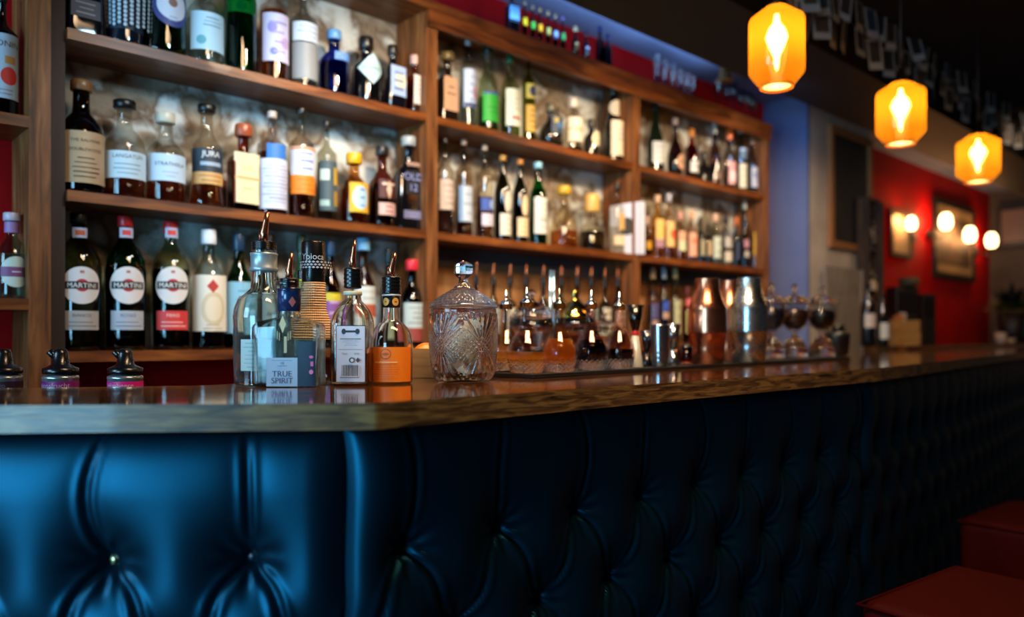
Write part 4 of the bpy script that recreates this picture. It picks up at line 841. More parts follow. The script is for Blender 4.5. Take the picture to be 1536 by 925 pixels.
dash(759, 556, 433, 58, 'f0bc58', .235, M_chrome, 'dash bottle of amber bitters partly hidden behind the cut-glass jar', 'f2f0ee')
dash(790, 559, 429, 62, 'f0b44c', .235, M_chrome, 'dash bottle of amber bitters, second from the left, a third full', 'f2f0ee')
dash(839, 558, 431, 54, 'f4ac40', .39, mat('a8b09c', .15, 1.), 'dash bottle of orange bitters with a dull silver top', 'f6ead8')
dash(887, 555, 433, 52, '2a1020', .37, M_chrome, 'dash bottle of dark purple bitters, fourth in the row', 'ecd4cc')
dash(929, 553, 436, 48, '200c10', .25, M_chrome, 'dash bottle with shallow dark bitters beside the steel jigger', 'f0d8d0')

# glass bowls and other things behind the dash bottles
def bowl(x, yb, w_, yt, label, lidm, extra):
    p = T(x, yb); s = F/p.y
    t = thing('glass_bowl', label, 'bowl', (p.x, p.y, TOPZ+.0006), 0, 'lidded glass bowls behind the dash bottles')
    R = w_/2/s; H = (yb-yt)/s
    def rib(a, z, r): return 0.0012*abs(math.sin(a*14)) if r > R*.5 else 0
    q = MB(); q.lathe([(R*.55, 0), (R*.6, .004), (R*.85, H*.25), (R, H*.5), (R*.98, H*.62), (R*.95, H*.62), (R*.93, H*.5), (R*.78, H*.25), (R*.3, .008)], solid_glass('f4f2ee'), 84, fn=rib); q.build('ribbed_bowl', t)
    q = MB(); q.lathe([(R*.7, 0), (R*1.0, .001), (R*1.0, .005), (R*.85, H*.10), (R*.5, H*.20), (R*.15, H*.24), (R*.12, H*.30), (R*.24, H*.36), (R*.001, H*.40)], lidm, 48); q.build('lid', t, (0, 0, H*.62+.0005))
    return t, R, H
bowl(797, 551, 66, 436, 'clear ribbed glass bowl with glass lid behind the first dash bottles', solid_glass('f4f2ee'), 0)
bowl(862, 547, 60, 436, 'glass bowl with a shiny golden lid behind the orange dash bottle', mat('b99a50', .12, 1.), 0)
bowl(905, 541, 56, 470, 'low ribbed glass bowl between the two dark dash bottles', solid_glass('f4f2ee'), 0)
p = T(828, 548); s = F/p.y
t = thing('bar_tongs', 'steel bar tongs standing upright behind the dash bottles', 'tongs', (p.x, p.y, TOPZ+.002), .4)
for k, dx in enumerate((-.0055, .0055)):
    q = MB(); q.tube([(dx*1.9, 0, 0), (dx*1.4, 0, .10), (dx*.8, 0, 142/s)], [.0035, .0045, .005], mat('8fb0c8', .2, 1.), 10); q.build('tong_arm', t)
# jiggers
def jig(x, yb, yt, wt, wb, mid, mats, label, tilt=0., rings=0, midf=.52, cup=False):
    t, s = onmat(x, yb, 'jigger', label, 'jigger', 'bar measures on the mat', 0)
    H = (yb-yt)/s; a, b_, c = wt/2/s, wb/2/s, mid/2/s
    if cup:
        q = MB(); pr = [(b_*.9, 0), (b_, .002)]
        for k in range(1, 25):
            z = k/25; pr.append((b_+(a-b_)*z+(.0006 if (rings and z < .45 and k % 3 == 0) else 0), z*H))
        pr += [(a, H), (a*.95, H), (b_*.9, .01)]
        q.lathe(pr, mats[0], 36); q.build('steel_cup', t)
    else:
        q = MB(); q.lathe([(b_*.96, 0), (b_, .002), (c, midf*H)], mats[1], 32); q.build('lower_cone', t)
        q = MB(); q.lathe([(c, 0), (a, (1-midf)*H), (a*.94, (1-midf)*H), (c*.8, .008)], mats[0], 32); q.build('upper_cone', t, (0, 0, midf*H))
        if len(mats) > 2: q = MB(); q.lathe([(c*1.08, 0), (c*1.22, .002), (c*1.22, 7/s), (c*1.08, 8/s)], mats[2], 28); q.build('red_ring', t, (0, 0, midf*H-4/s))
    if tilt: t.rotation_euler = (0, tilt, 0)
jig(953, 551.5, 458, 27, 24, 9, (mat('5a5652', .2, 1.), mat('c8cdc8', .35, .2), mat('b4202c', .4)), 'tall white and dark steel jigger with a red middle ring', 0, midf=.55)
jig(970, 549.5, 496, 20, 16, 8, (mat('64646a', .2, 1.), mat('4c4a4a', .2, 1.)), 'small dark double-cone jigger left of the steel cup', midf=.40)
jig(989, 550, 487, 30, 23, 0, (M_steel,), 'straight steel measuring cup with engraved rings', rings=1, cup=True)
jig(1010, 548, 486, 22, 18, 11, (M_steel, M_steel), 'brushed steel double-cone jigger right of the measuring cup', midf=.38)
t, s = onmat(1030, 547, 'candle_cup', 'small red votive cup with a dark top left of the copper shakers', 'votive cup')
q = MB(); q.lathe([(.011, 0), (.015, .002), (.017, 26/s), (.0155, 26/s), (.013, .004)], thin('a01c1c'), 24); q.build('red_glass', t)
q = MB(); q.lathe([(.013, .0), (.0155, .008), (.013, .014), (.004, .018)], mat('1c1412', .5), 20); q.build('dark_top', t, (0, 0, 22/s))
q = MB(); q.lathe([(.0145, .0), (.0152, .004), (.0145, .008)], mat('c8b490', .6), 20); q.build('cream_base', t, (0, 0, .0005))
# shakers
def shaker(x, yb, yt, w_, m, label):
    t, s = onmat(x, yb, 'cocktail_shaker', label, 'cocktail shaker', 'two-piece cocktail shakers on the mat', .5)
    H = (yb-yt)/s; R = w_/2/s
    q = MB(); q.lathe([(R*.80, 0), (R*.84, .002), (R*.90, H*.18), (R*.95, H*.36), (R*.965, H*.362)], m, 48); q.build('shaker_base', t)
    q = MB(); q.lathe([(R*.975, 0), (R*1.0, .001), (R*1.01, H*.04), (R*1.0, H*.16), (R*.975, H*.27), (R*.98, H*.275), (R*.86, H*.36), (R*.72, H*.45), (R*.64, H*.52), (R*.62, H*.61), (R*.62, H*.63), (R*.52, H*.637)], m, 48); sharp(q.build('shaker_top', t, (0, 0, H*.362)), 35)
shaker(1061, 546, 418, 58, M_copper, 'front copper cocktail shaker left of the steel one')
shaker(1095, 541, 421, 46, M_copper, 'copper cocktail shaker standing behind, between the front copper one and the steel one')
shaker(1123, 543.5, 417, 56, mat('c4cacc', .27, 1.), 'tall brushed steel cocktail shaker')
# pedestal jars
def goblet(x, yb, yt, w_, cc, label):
    t, s = onmat(x, yb, 'pedestal_jar', label, 'glass jar', 'lidded glass pedestal jars at the end of the mat', .1*x)
    H = (yb-yt)/s; R = w_/2/s; g = solid_glass('f6f2ee')
    def rib(a, z, r): return .0025*abs(math.sin(a*9)) if r > R*.3 else 0
    q = MB(); q.lathe([(R*.74, 0), (R*.78, .003), (R*.74, H*.12), (R*.50, H*.22), (R*.18, H*.27), (R*.15, H*.30), (R*.22, H*.32), (R*.18, H*.34), (R*.05, H*.34)], g, 72, fn=rib); q.build('ribbed_foot', t)
    q = MB(); q.lathe([(R*.16, 0), (R*.35, .004), (R*.72, H*.08), (R*.90, H*.20), (R*.96, H*.38), (R*.92, H*.38), (R*.86, H*.20), (R*.66, H*.09), (R*.1, .010)], thin('e4e4e4'), 40); q.build('glass_bowl', t, (0, 0, H*.34))
    q = MB(); q.lathe([(R*.3, .008), (R*.62, H*.085), (R*.82, H*.20), (R*.84, H*.30), (R*.3, H*.31)], mat(cc, .35, 0, .5, .4), 32); q.build('filling', t, (0, 0, H*.34))
    q = MB(); q.lathe([(R*.8, -.002), (R*1.02, 0), (R*1.04, .004), (R*.9, H*.05), (R*.5, H*.10), (R*.14, H*.12), (R*.10, H*.155), (R*.16, H*.17), (R*.20, H*.21), (R*.14, H*.255), (R*.02, H*.275)], g, 60, fn=lambda a, z, r: .002*abs(math.sin(a*8)) if r > R*.8 else 0); q.build('scalloped_lid', t, (0, 0, H*.722))
goblet(1158, 537, 423, 44, '141c30', 'glass pedestal jar of dark blue filling beside the steel shaker')
goblet(1192, 535.5, 425, 46, '3c2216', 'middle glass pedestal jar, with a brown filling')
goblet(1233, 534, 427, 46, '07090c', 'rightmost glass pedestal jar, with a black filling')

# purée canisters behind the left end of the bar
t0 = T(0, 582)
q = MB(); q.box(-1.20, -.66, 1.40, 1.50, 0, .96, mat('1a1a1c', .4, .5)); tag(q.build('bottle_rail'), 'low dark rail behind the left end of the bar carrying the fruit canisters', 'rail')
def can(x, txt, tc, lab, label):
    p = P(x, 560, 1.45); s = F/1.45; zb = .961
    t = thing('fruit_canister', label, 'canister', (p.x, p.y, zb), 0, 'fruit puree canisters behind the left end of the bar')
    zt = p.z; R = 24.5/s
    q = MB(); q.lathe([(R*.96, 0), (R, .003), (R, zt-zb-.010), (R*1.02, zt-zb-.009), (R*1.02, zt-zb-.006), (R*.97, zt-zb-.004), (R*.6, zt-zb)], mat('aab4b8', .28, .8), 36); q.build('silver_can', t)
    q = MB(); z1 = zt-zb-11/s; q.lathe([(R*1.01, .02), (R*1.01, z1)], mat(lab, .4), 36, close=False)
    art(q, wrapper(R*1.01, 2, 1, z1-6/s), [('t', txt, 0, 0, 10/s, tc)], .0006); q.build('colour_band', t, rz=.10)
    q = MB(); q.lathe([(R*.98, 0), (R*1.0, .003), (R*1.0, 8/s), (R*.80, 10/s), (R*.5, 14/s), (R*.42, 30/s), (R*.34, 36/s), (R*.25, 37/s)], M_blk, 28); q.build('black_screw_cap', t, (0, 0, zt-zb))
    q = MB(); q.tube([(0, 0, 20/s), (-R*.35, -R*.2, 28/s), (-R*.55, -R*.3, 34/s)], [.007, .0065, .006], M_blk, 10); q.build('pouring_beak', t, (0, 0, zt-zb))
can(91, 'sionsfrucht', 'c8a0c8', '7a1c70', 'silver canister with a purple band and black pouring cap')
can(188, 'Himbeere', 'f0b8d8', 'd41c84', 'silver canister with a pink band and black pouring cap')
can(6, 'Mango', '6a5a68', '2a1826', 'canister with a dark band at the very left edge')
# ================================================================== pendants, garlands, background
for k, (x, yb, z) in enumerate(((1165, 131, 2.22), (1351, 216, 2.86), (1467, 273, 3.40))):
    p = P(x, yb, z); s = F/z; w_ = (81, 69, 59)[k]; h_ = (121, 92, 71)[k]; R = w_/2/s; H = h_/s
    t = thing('pendant_lamp', 'amber glass pendant lamp above the bar, %s' % ('nearest and largest of the three', 'middle one of the three', 'farthest and smallest of the three')[k], 'lamp', (p.x, p.y, p.z), SA, 'amber pendant lamps over the bar')
    if k == 0:
        m, nt, b_ = nm('amber', 'amber_shade_glass'); nt.nodes.remove(b_); out = nt.nodes['Material Output']
        tr = nt.nodes.new('ShaderNodeBsdfTransparent'); tr.inputs[0].default_value = (1, .50, .12, 1)
        tl = nt.nodes.new('ShaderNodeBsdfTranslucent'); tl.inputs[0].default_value = (.85, .24, .006, 1)
        gl = nt.nodes.new('ShaderNodeBsdfGlossy'); gl.inputs['Roughness'].default_value = .1
        m1_ = nt.nodes.new('ShaderNodeMixShader'); m1_.inputs[0].default_value = .55; nt.links.new(tr.outputs[0], m1_.inputs[1]); nt.links.new(tl.outputs[0], m1_.inputs[2])
        m2_ = nt.nodes.new('ShaderNodeMixShader'); m2_.inputs[0].default_value = .04; nt.links.new(m1_.outputs[0], m2_.inputs[1]); nt.links.new(gl.outputs[0], m2_.inputs[2])
        nt.links.new(m2_.outputs[0], out.inputs[0]); M_amber = m
        M_bulb = glow('fffbe8', 26)
    q = MB(); q.lathe([(R*.56, 0), (R*.60, .002), (R*.97, H*.17), (R, H*.20), (R, H*.82), (R*.96, H*.85), (R*.42, H*.985), (R*.36, H)], M_amber, 40, close=False); q.build('amber_shade', t)
    q = MB(); q.lathe([(R*.55, -.001), (R*.61, -.002), (R*.62, .004), (R*.56, .005)], mat('c87a10', .4), 40, close=False); q.build('shade_rim', t)
    q = MB(); q.lathe([(R*.50, H*.012), (R*.50, H*.018)], glow('ffe9a0', 1.0), 32); q.build('opening_glow', t)  # added glowing disc, stands for the lit inside of the shade
    q = MB(); q.lathe([(R*.40, -.002), (R*.40, .004), (R*.12, .02), (R*.10, .05)], mat('2a2018', .4, .8), 24); q.build('lamp_holder', t, (0, 0, H))
    q = MB(); q.lathe([(.0004, H*.20), (R*.06, H*.24), (R*.11, H*.38), (R*.30, H*.52), (R*.40, H*.62), (R*.30, H*.72), (R*.12, H*.80), (R*.08, H*.90)], M_bulb, 20); q.build('glowing_bulb', t)
    q = MB(); q.tube([(0, 0, H+.04), (0, 0, CEIL-p.z+.045)], .003, mat('0a0808', .6), 8); q.build('cord', t)
    l = bpy.data.lights.new('pendant_light', 'POINT'); l.energy = 1.3; l.color = (1, .55, .18); l.shadow_soft_size = .03
    o = bpy.data.objects.new('pendant_light', l); C.objects.link(o); o.location = (p.x, p.y, p.z-.05)
struct(frame_box('ceiling_panel', -1.6, uend, -3.2, -1.2, CEIL+.05, CEIL+.06, M_black)) if False else None

# snapshots on strings
def garland(K, pts, label, nph, seed, size, zoff=0):
    rnd = random.Random(seed)
    def at(x, y): z = K/(2022-x); return P(x, y, z)
    n = len(pts)
    q = MB(); path = []
    for i in range(60):
        u = i/59*(n-1); a = int(min(n-2, math.floor(u))); f_ = u-a; x = pts[a][0]*(1-f_)+pts[a+1][0]*f_; y = pts[a][1]*(1-f_)+pts[a+1][1]*f_; path.append(at(x, y))
    q.tube(path, .0015, mat('2a2622', .7), 6); tag(q.build('garland_string'), 'string holding the %s snapshots along the black beam' % label, 'string')
    for k in range(nph):
        f0 = (k+.5)/nph; i = f0*59; a = int(i); c = path[a].lerp(path[min(59, a+1)], i-a)
        w_, h_ = size[0]*rnd.uniform(.9, 1.1), size[1]*rnd.uniform(.9, 1.1); tl = rnd.uniform(-.28, .28)
        t = thing('hanging_snapshot', 'white-bordered snapshot hanging from the %s string on the beam' % label, 'photograph', (c.x, c.y, c.z-.003), SA+rnd.uniform(-.5, .3), 'snapshots on the %s string' % label)
        t.rotation_euler = (rnd.uniform(-.1, .1), tl, t.rotation_euler.z)
        q = MB(); q.box(-w_/2, w_/2, -.0008, 0, -h_, 0, mat(rnd.choice(('7c8086', '6a727a', '84827a')), .6)); q.build('white_border', t)
        q = MB(); q.box(-w_*.38, w_*.38, -.0014, -.0009, -h_*.76, -h_*.08, mat(rnd.choice(('15171c', '26221f', '1c2a3a', '302820')), .5)); q.build('picture', t)
garland(2330, [(1172, -14), (1200, 2), (1270, 30), (1350, 85), (1440, 140), (1560, 215)], 'lower', 19, 3, (.074, .115))
garland(2290, [(1180, -45), (1280, -5), (1360, 45), (1450, 110), (1570, 190)], 'upper', 20, 5, (.07, .115))
garland(2350, [(1330, 60), (1420, 110), (1480, 155), (1580, 235)], 'hindmost', 14, 8, (.07, .11))
# brass bell
p = P(1087, 122, 3.62)
t = thing('brass_bell', 'brass hand bell with a dark handle hanging above the wine glasses', 'bell', p, 0)
q = MB(); q.lathe([(.040, 0), (.038, .004), (.030, .03), (.026, .055), (.018, .07), (.004, .076)], mat('a07848', .3, .8), 28); q.build('bell_body', t)
q = MB(); q.lathe([(.006, 0), (.030, .01), (.036, .03), (.02, .045), (.008, .05)], mat('1c1410', .5), 18); q.build('dark_mount', t, (0, 0, .070))
q = MB(); q.tube([(0, 0, .115), (0, 0, CEIL-p.z-.001)], .003, mat('1c1410', .5), 8); q.build('hanging_rod', t)
# lit fitting at the upper right
p = P(1464, 75, 4.0)
t = thing('small_spotlight', 'small yellow-green lit fitting below the dark ceiling, upper right', 'lamp', p)
q = MB(); q.lathe([(.035, 0), (.037, .004), (.010, .02), (.006, .03)], mat('3a4020', .4), 20); q.build('fitting_cap', t)
q = MB(); q.lathe([(.003, -.06), (.011, -.05), (.013, -.01), (.008, 0)], glow('a8b050', .35), 14); q.build('dim_tube', t)
q = MB(); q.tube([(0, 0, .03), (0, 0, CEIL-p.z-.001)], .002, M_blk, 6); q.build('cord', t)

# chalkboard on the pillar
def wallpt(x, y, K): z = K/(2022-x); return P(x, y, z)
def wall_rect(name, x0, x1, y0m, y1m, K, label, cat, build, rz=SA):
    """a flat thing hung on a wall line parallel to the shelves: pixel columns x0..x1, rows at its middle column"""
    a, b_ = wallpt(x0, 0, K), wallpt(x1, 0, K); w_ = (Vector((b_.x-a.x, b_.y-a.y))).length; xm = (x0+x1)/2; c = (a+b_)/2; z = c.y
    xm = CX+c.x/c.y*F; top = P(xm, y0m, z).z; bot = P(xm, y1m, z).z
    t = thing(name, label, cat, (c.x, c.y, bot), rz); build(t, w_, top-bot); return t
def framed(fc, pc, fw, m_in=None, back='black_backing'):
    def bld(t, w_, h_):
        q = MB(); F_ = mat(fc, .45)
        q.box(-w_/2, w_/2, -.025, 0, 0, fw, F_); q.box(-w_/2, w_/2, -.025, 0, h_-fw, h_, F_); q.box(-w_/2, -w_/2+fw, -.025, 0, fw, h_-fw, F_); q.box(w_/2-fw, w_/2, -.025, 0, fw, h_-fw, F_); q.build('frame', t)
        q = MB(); q.box(-w_/2+fw, w_/2-fw, -.010, -.004, fw, h_-fw, m_in or mat(pc, .5)); q.build('picture', t)
        return t
    return bld
KP = 3600+1723*(-.062)
wall_rect('chalkboard', 1241, 1303, 200, 376, KP, 'tall blank chalkboard in a brown wooden frame on the pillar', 'chalkboard', framed('8f5c30', '2b2a29', .04, mottled('slate', [(.3, '232322'), (.7, '34322f')], 3, .5, .05)))
def sheet(t, w_, h_):
    q = MB(); q.box(-w_/2, w_/2, -.016, 0, 0, h_, wood('grey_weathered_board', [(.3, '6a6055'), (.7, '8d8274')], (8, 8, 1), 5, .7)); o = q.build('board', t)
    q = MB(); rr = random.Random(2)
    for k in range(6):
        x_ = -w_*.36+w_*.13*k; q.tube([(x_, -.018, h_*.84), (x_+.012, -.018, h_*.78), (x_-.006, -.018, h_*.72)], .0025, mat('4a4038', .7), 6)
    q.build('scrawled_writing', t)
    q = MB(); q.box(w_/2-.02, w_/2, -.020, -.0165, 0, h_, mat('a09484', .6)); q.build('pale_edge', t)
wall_rect('grey_board', 1234, 1290, 402, 545, KP-60, 'grey weathered board with a scrawled line leaning on the pillar', 'board', sheet)

KW = 3600+1723*.195
wall_rect('framed_picture', 1333, 1365, 318, 386, KW, 'pale framed print on the red wall beside the first wall lamp', 'picture', framed('3a2a1c', 'c0a684', .03, mottled('sepia_print', [(.35, 'b89c78'), (.6, 'd0b890')], 3, .6, 0)))
def bigframe(t, w_, h_):
    framed('1a1410', 'b09468', .05)(t, w_, h_)
    q = MB(); q.box(-w_/2+.11, w_/2-.11, -.014, -.0105, .13, h_-.13, mottled('old_photo', [(.35, '2e261f'), (.5, '6e5b48'), (.65, '3c3128')], 6, .5, 0)); q.build('inner_photo', t)
wall_rect('framed_picture', 1398, 1459, 305, 420, KW, 'large framed black and white photograph with a beige mount on the red wall', 'picture', bigframe)
pe = O_S+DS*uend
# picture on the grey far wall
p = P(1530, 388, 7.1)
t = thing('framed_picture', 'picture with a dark frame on the grey wall at the right edge', 'picture', (p.x, p.y, P(1530, 368, 7.1).z), SA-PI/2)
framed('2a1c14', '8a6a54', .035)(t, .36, .36)

def sconce(x, y, K, label, arms, out=.12, sc=1.):
    c = wallpt(x, y, K); t = thing('wall_lamp', label, 'lamp', c, SA, 'lamps on the red wall'); z = c.y; s = F/z
    q = MB(); q.lathe([(.045, 0), (.045, .012), (.02, .02)], mat('0c0a09', .4, .5), 20); o = q.build('wall_plate', t, rot=(PI/2, 0, 0))
    for ax in arms:
        q = MB(); q.tube([(0, -.01, 0), (ax*.5, -out*.7, -.035), (ax, -out, -.01), (ax, -out, .03)], .008, mat('0c0a09', .4, .5), 8); a_ = q.build('lamp_arm', t)
        q = MB(); q.lathe([(p_[0]*sc, p_[1]*sc) for p_ in ((.028, 0), (.042, .02), (.047, .06), (.040, .10), (.022, .125))], glow('ffdda0', 7), 18); q.build('glowing_shade', a_, (ax, -out, .03))
        l = bpy.data.lights.new('sconce_light', 'POINT'); l.energy = 3.2*sc; l.color = (1, .42, .14); l.shadow_soft_size = .03
        o = bpy.data.objects.new('sconce_light', l); C.objects.link(o); o.location = c+Matrix.Rotation(SA, 3, 'Z')@Vector((ax-.09, -out*.8, .10))
sconce(1369, 356, KW, 'small wall lamp at the edge of the pale framed print', (-.22,), .07, .8)
sconce(1392, 352, KW, 'wall lamp at the left edge of the large photograph', (0,), .13)
sconce(1463, 377, KW, 'wall lamp right of the large photograph, left arm added for a glass reflection', (-.55, .03), .12)  # left arm is added, standing for a lamp mirrored in the picture glass
# side counter and things on it, far right
HC = .06; zc = CAMZ-HC
b = MB(); b.box(uPe-.22, uend-.05, -.36, -.065, 0, zc, M_top); o = b.build('side_counter', loc=O_S, rz=SA); tag(o, 'dark wooden side counter behind the far end of the bar', 'counter')
def onside(x, d):
    K = 3600+1723*d; z = K/(2022-x); return Vector(((x-CX)/F*z, z, zc+.0006)), F/z
# dark shelf unit beside the pillar
c0, s = onside(1312, -.15)
t = thing('wall_shelf_unit', 'narrow dark brown shelf unit standing beside the pillar', 'shelf unit', c0, SA)
Ms = wood('dark_unit_wood', [(.3, '1d110a'), (.6, '4b2f18')], (8, 8, 1), 4, .85)
W_, HT = .17, .86
for nm_, a in (('side_board', (-W_/2, -W_/2+.02, 0, .07, 0, HT)), ('side_board', (W_/2-.03, W_/2, -.02, .07, 0, HT)), ('top_board', (-W_/2, W_/2, 0, .07, HT, HT+.02)), ('shelf', (-W_/2+.02, W_/2-.03, 0, .07, .28, .295)), ('shelf', (-W_/2+.02, W_/2-.03, 0, .07, .56, .575)), ('back_board', (-W_/2+.02, W_/2-.03, .055, .069, 0, HT))):
    q = MB(); q.box(*a, Ms if nm_ != 'back_board' else mat('120b08', .7)); q.build(nm_, t)
Rz = Matrix.Rotation(SA, 3, 'Z')
def unit_bottle(lx, lz, h_, r_, g, lab, label, grp):
    c = c0+Rz@Vector((lx, .02, lz)); tt = thing('bottle', label, 'bottle', c, SA, grp)
    q = MB(); q.lathe(HP(ST['tall'], r_, h_), mat(g, .1, 0, .6, .3), 16); q.build('glass_body', tt)
    if lab: q = MB(); art(q, wrapper(r_, 2, 1, h_*.34), [('r', 0, 0, r_*2.2, h_*.3, lab)], .0008); q.build('paper_label', tt)
GU = 'bottles in the dark shelf unit beside the pillar'
for k, (lx, lz, h_, g, lab, tx) in enumerate(((-.045, .296, .18, '0f0b09', 'b0a498', 'black bottle with a beige label, middle shelf of the dark unit'), (-.002, .296, .20, '2a1a10', 'c8b8a0', 'brown bottle with a cream label, middle shelf of the dark unit'), (.036, .296, .17, '3a2a1c', 'a89880', 'short brown bottle, right end of the middle shelf of the dark unit'), (-.04, .576, .18, '14100e', None, 'plain dark bottle on the top shelf of the dark unit'), (.02, .576, .20, '1a1512', '5a5048', 'dark bottle with a dull label on the top shelf of the dark unit'))):
    unit_bottle(lx, lz, h_, .019, g, lab, tx, GU)
# bottles and crates on the side counter
def sbottle(x, d, w_, yt, g, lab, label, lr=(.16, .42)):
    c, s = onside(x, d); yb = HZ+HC*s; H = (yb-yt)/s; tt = thing('bottle', label, 'bottle', c, SA-.4, 'bottles on the side counter'); R = w_/2/s
    q = MB(); q.lathe(HP(ST['wine'], R, H), mat(g, .1, 0, .6, .3), 20); q.build('glass_body', tt)
    q = MB(); art(q, wrapper(R, 2, 1, H*(lr[0]+lr[1])/2), [('r', 0, 0, R*2.4, H*(lr[1]-lr[0]), lab)], .0008); q.build('paper_label', tt)
sbottle(1302, -.31, 22, 425, '0c0c0e', 'b4a8a4', 'dark wine bottle with a pale label in front of the dark shelf unit', (.30, .52))
sbottle(1324, -.32, 17, 440, '14120f', 'c4ccd0', 'dark wine bottle with a blue-white label left of the wooden crates', (.14, .44))
def crate(x, d, w_, h0, h1, label):
    c, s = onside(x, d); c.z = c.z+h0; W_ = w_/s; tt = thing('wooden_crate', label, 'crate', c, SA-.55, 'slatted wooden crates on the side counter'); H = h1-h0-.001
    Mc = wood('pale_crate_wood', [(.3, '8a5f30'), (.6, 'b08448'), (.8, 'c09a5c')], (1, 8, 8), 6, .6) if 'crate' not in _m else _m['crate']; _m['crate'] = Mc
    n = 3
    for nm_, y0, y1 in (('front_slats', 0, .008), ('back_slats', .13, .138)):
        q = MB()
        for k in range(n): q.box(-W_/2, W_/2, y0, y1, H*(k+.06)/n, H*(k+.94)/n, Mc)
        q.build(nm_, tt)
    q = MB(); q.box(-W_/2, -W_/2+.008, .008, .13, 0, H, Mc); q.build('side_board', tt)
    q = MB(); q.box(W_/2-.008, W_/2, .008, .13, 0, H, Mc); q.build('side_board', tt)
    q = MB(); q.box(-W_/2+.008, W_/2-.008, .008, .13, 0, .006, Mc); q.build('base_board', tt)
    return c
crate(1361, -.31, 46, 0, .078, 'lower pale wooden crate on the side counter')
c = crate(1361, -.31, 44, .079, .150, 'upper pale wooden crate, stacked on the other')
for k, (dx, h_, cl) in enumerate(((-.03, .09, 'a05c28'), (.0, .10, 'b46c2c'), (.03, .11, 'a89c98'))):
    q = MB(); q.box(-.018, .018, -.012, .012, 0, h_, mat(cl, .6), .003); o = q.build('menu_card', None, c+Rz@Vector((dx+.012, .05, .007)), rot=(0, (-.12, .05, .15)[k], SA-.4)); tag(o, '%s card standing in the upper wooden crate' % ('brown', 'orange-brown', 'pinkish grey')[k], 'card', 'cards in the crate')
def dark_cabinet(x, d, w_, y0, dep, label, name, col='0b0908'):
    c, s = onside(x, d); W_ = w_/s; H = (HZ+HC*s-y0)/s
    tt = thing(name, label, 'box', c, SA-.45)
    q = MB(); q.box(-W_/2, W_/2, 0, dep, 0, H, mat(col, .5), .004); q.build('body', tt)
    q = MB(); q.box(-W_/2+.01, W_/2-.01, -.004, -.0005, H*.55, H*.92, mat('14100e', .3)); q.build('front_panel', tt)
    return c, H, s
c, H, s = dark_cabinet(1362, -.17, 42, 430, .10, 'black box-shaped machine behind the wooden crates', 'black_machine')
q = MB(); q.lathe([(.035, 0), (.06, .01), (.065, .05), (.05, .06), (.01, .062)], mat('4a3c20', .7), 20); o = q.build('wicker_basket', None, (c.x+.02, c.y+.03, c.z+H+.001)); tag(o, 'small olive-brown basket on top of the black machine', 'basket')
dark_cabinet(1394, -.17, 26, 441, .10, 'tall black speaker box right of the black machine', 'black_speaker')
for k, (x, w_) in enumerate(((1501, 16), (1516, 14))):
    c, s = onside(x, -.30); R = w_/2/s; q = MB(); q.lathe([(R*.7, 0), (R*.8, .003), (R, R*(2.0 if k == 0 else 1.0)), (R*.9, R*(2.0 if k == 0 else 1.0)), (R*.6, .006)], mat('a89a88', .4), 20); o = q.build('cup', None, c); tag(o, ('taller white cup on the side counter', 'low white dish beside the white cup')[k], 'cup')
# plant, screen and chair at the right edge
c, s = onside(1518, -.16)
t = thing('potted_plant', 'dark leafy plant with yellow-green leaves at the right edge', 'plant', c)
q = MB(); q.lathe([(.07, 0), (.09, .01), (.11, .25), (.10, .25), (.08, .02)], mat('1c1412', .5), 24); q.build('dark_pot', t)
rr = random.Random(6); q = MB()
for k in range(60):
    a = rr.uniform(0, 2*PI); e_ = rr.uniform(.1, 1.2); L_ = rr.uniform(.14, .30); d_ = Vector((math.cos(a)*math.cos(e_), math.sin(a)*math.cos(e_), math.sin(e_))); sd = d_.cross(Vector((0, 0, 1))).normalized()*.035; b0_ = Vector((0, 0, .28))
    m_ = mat(rr.choice(('10120e', '0e120c', '161a10')), .5)
    vs = [b0_, b0_+d_*L_*.5+sd, b0_+d_*L_+Vector((0, 0, -.03)), b0_+d_*L_*.5-sd, b0_+d_*L_*.5+Vector((0, 0, .01))]
    q.add(vs, [(0, 1, 4), (1, 2, 4), (2, 3, 4), (3, 0, 4)], m_)
q.build('dark_leaves', t)
q = MB()
for k in range(26):
    a = rr.uniform(0, 2*PI); e_ = rr.uniform(-.1, .5); L_ = rr.uniform(.14, .24); d_ = Vector((math.cos(a)*math.cos(e_), math.sin(a)*math.cos(e_), math.sin(e_))); sd = d_.cross(Vector((0, 0, 1))).normalized()*.03; b0_ = Vector((0, 0, .27))
    vs = [b0_, b0_+d_*L_*.5+sd, b0_+d_*L_, b0_+d_*L_*.5-sd, b0_+d_*L_*.5+Vector((0, 0, .01))]
    q.add(vs, [(0, 1, 4), (1, 2, 4), (2, 3, 4), (3, 0, 4)], mat('7a7a34', .5))
q.build('yellow_green_leaves', t)
c, s = onside(1558, -.33)
t = thing('lit_screen', 'dark screen with a thin teal lit edge at the right edge of the photo', 'screen', c, SA-.9)
q = MB(); q.box(-.10, .12, 0, .03, 0, .42, mat('070808', .3), .004); q.build('screen_case', t)
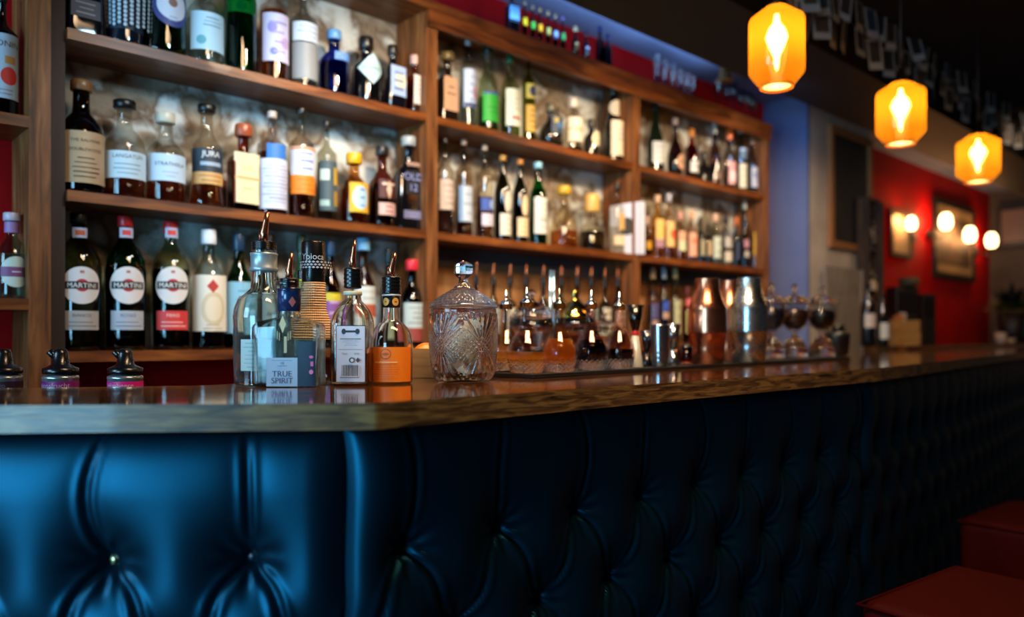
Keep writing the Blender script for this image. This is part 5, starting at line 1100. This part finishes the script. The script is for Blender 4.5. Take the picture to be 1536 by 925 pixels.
q = MB(); q.box(-.085, -.065, -.003, -.0005, .04, .38, glow('4cc0a0', .7)); q.build('teal_light_strip', t)
# round dark pot behind the pedestal jars
p = T(1256, 533)
t = thing('dark_planter', 'round black pot with dark foliage behind the rightmost pedestal jar', 'pot', (p.x, p.y, TOPZ+.0006))
q = MB(); q.lathe([(.035, 0), (.045, .005), (.052, .08), (.050, .10), (.046, .10), (.04, .02)], mat('0c0a0a', .4), 24); q.build('black_pot', t)
q = MB()
for k in range(40):
    a = rr.uniform(0, 2*PI); e_ = rr.uniform(.2, 1.3); L_ = rr.uniform(.03, .06); d_ = Vector((math.cos(a)*math.cos(e_), math.sin(a)*math.cos(e_), math.sin(e_))); sd = d_.cross(Vector((0, 0, 1))).normalized()*.012; b0_ = Vector((0, 0, .09))
    q.add([b0_, b0_+d_*L_*.5+sd, b0_+d_*L_, b0_+d_*L_*.5-sd], [(0, 1, 2), (0, 2, 3)], mat('14160f', .5))
q.build('dark_foliage', t)

# red stools
def stool(cx, cy, rz, label):
    t = thing('bar_stool', label, 'stool', (cx, cy, 0), rz, 'square red padded stools')
    Mr = mat('380403', .65, 0, .08, .0, .1, 30); a = .23; zt = .615
    q = MB(); q.box(-a, a, -a, a, zt-.20, zt, Mr, .018); o = q.build('red_seat', t); bv = o.modifiers.new('bevel', 'BEVEL'); bv.width = .012; bv.segments = 3
    q = MB()
    for k in range(4):
        pass
    q.tube([(-a, -a, zt-.012), (a, -a, zt-.012), (a, a, zt-.012), (-a, a, zt-.012), (-a, -a, zt-.012)], .004, Mr, 8); q.build('seat_piping', t)
    for sx in (-1, 1):
        for sy in (-1, 1):
            q = MB(); q.box(sx*(a-.05)-.018, sx*(a-.05)+.018, sy*(a-.05)-.018, sy*(a-.05)+.018, 0, zt-.20, mat('120c09', .5)); q.build('leg', t)
    return t
stool(1.07, 1.66, math.radians(37), 'nearer square red padded bar stool at the lower right')
stool(1.72, 2.44, math.radians(40), 'farther square red padded bar stool at the right edge')
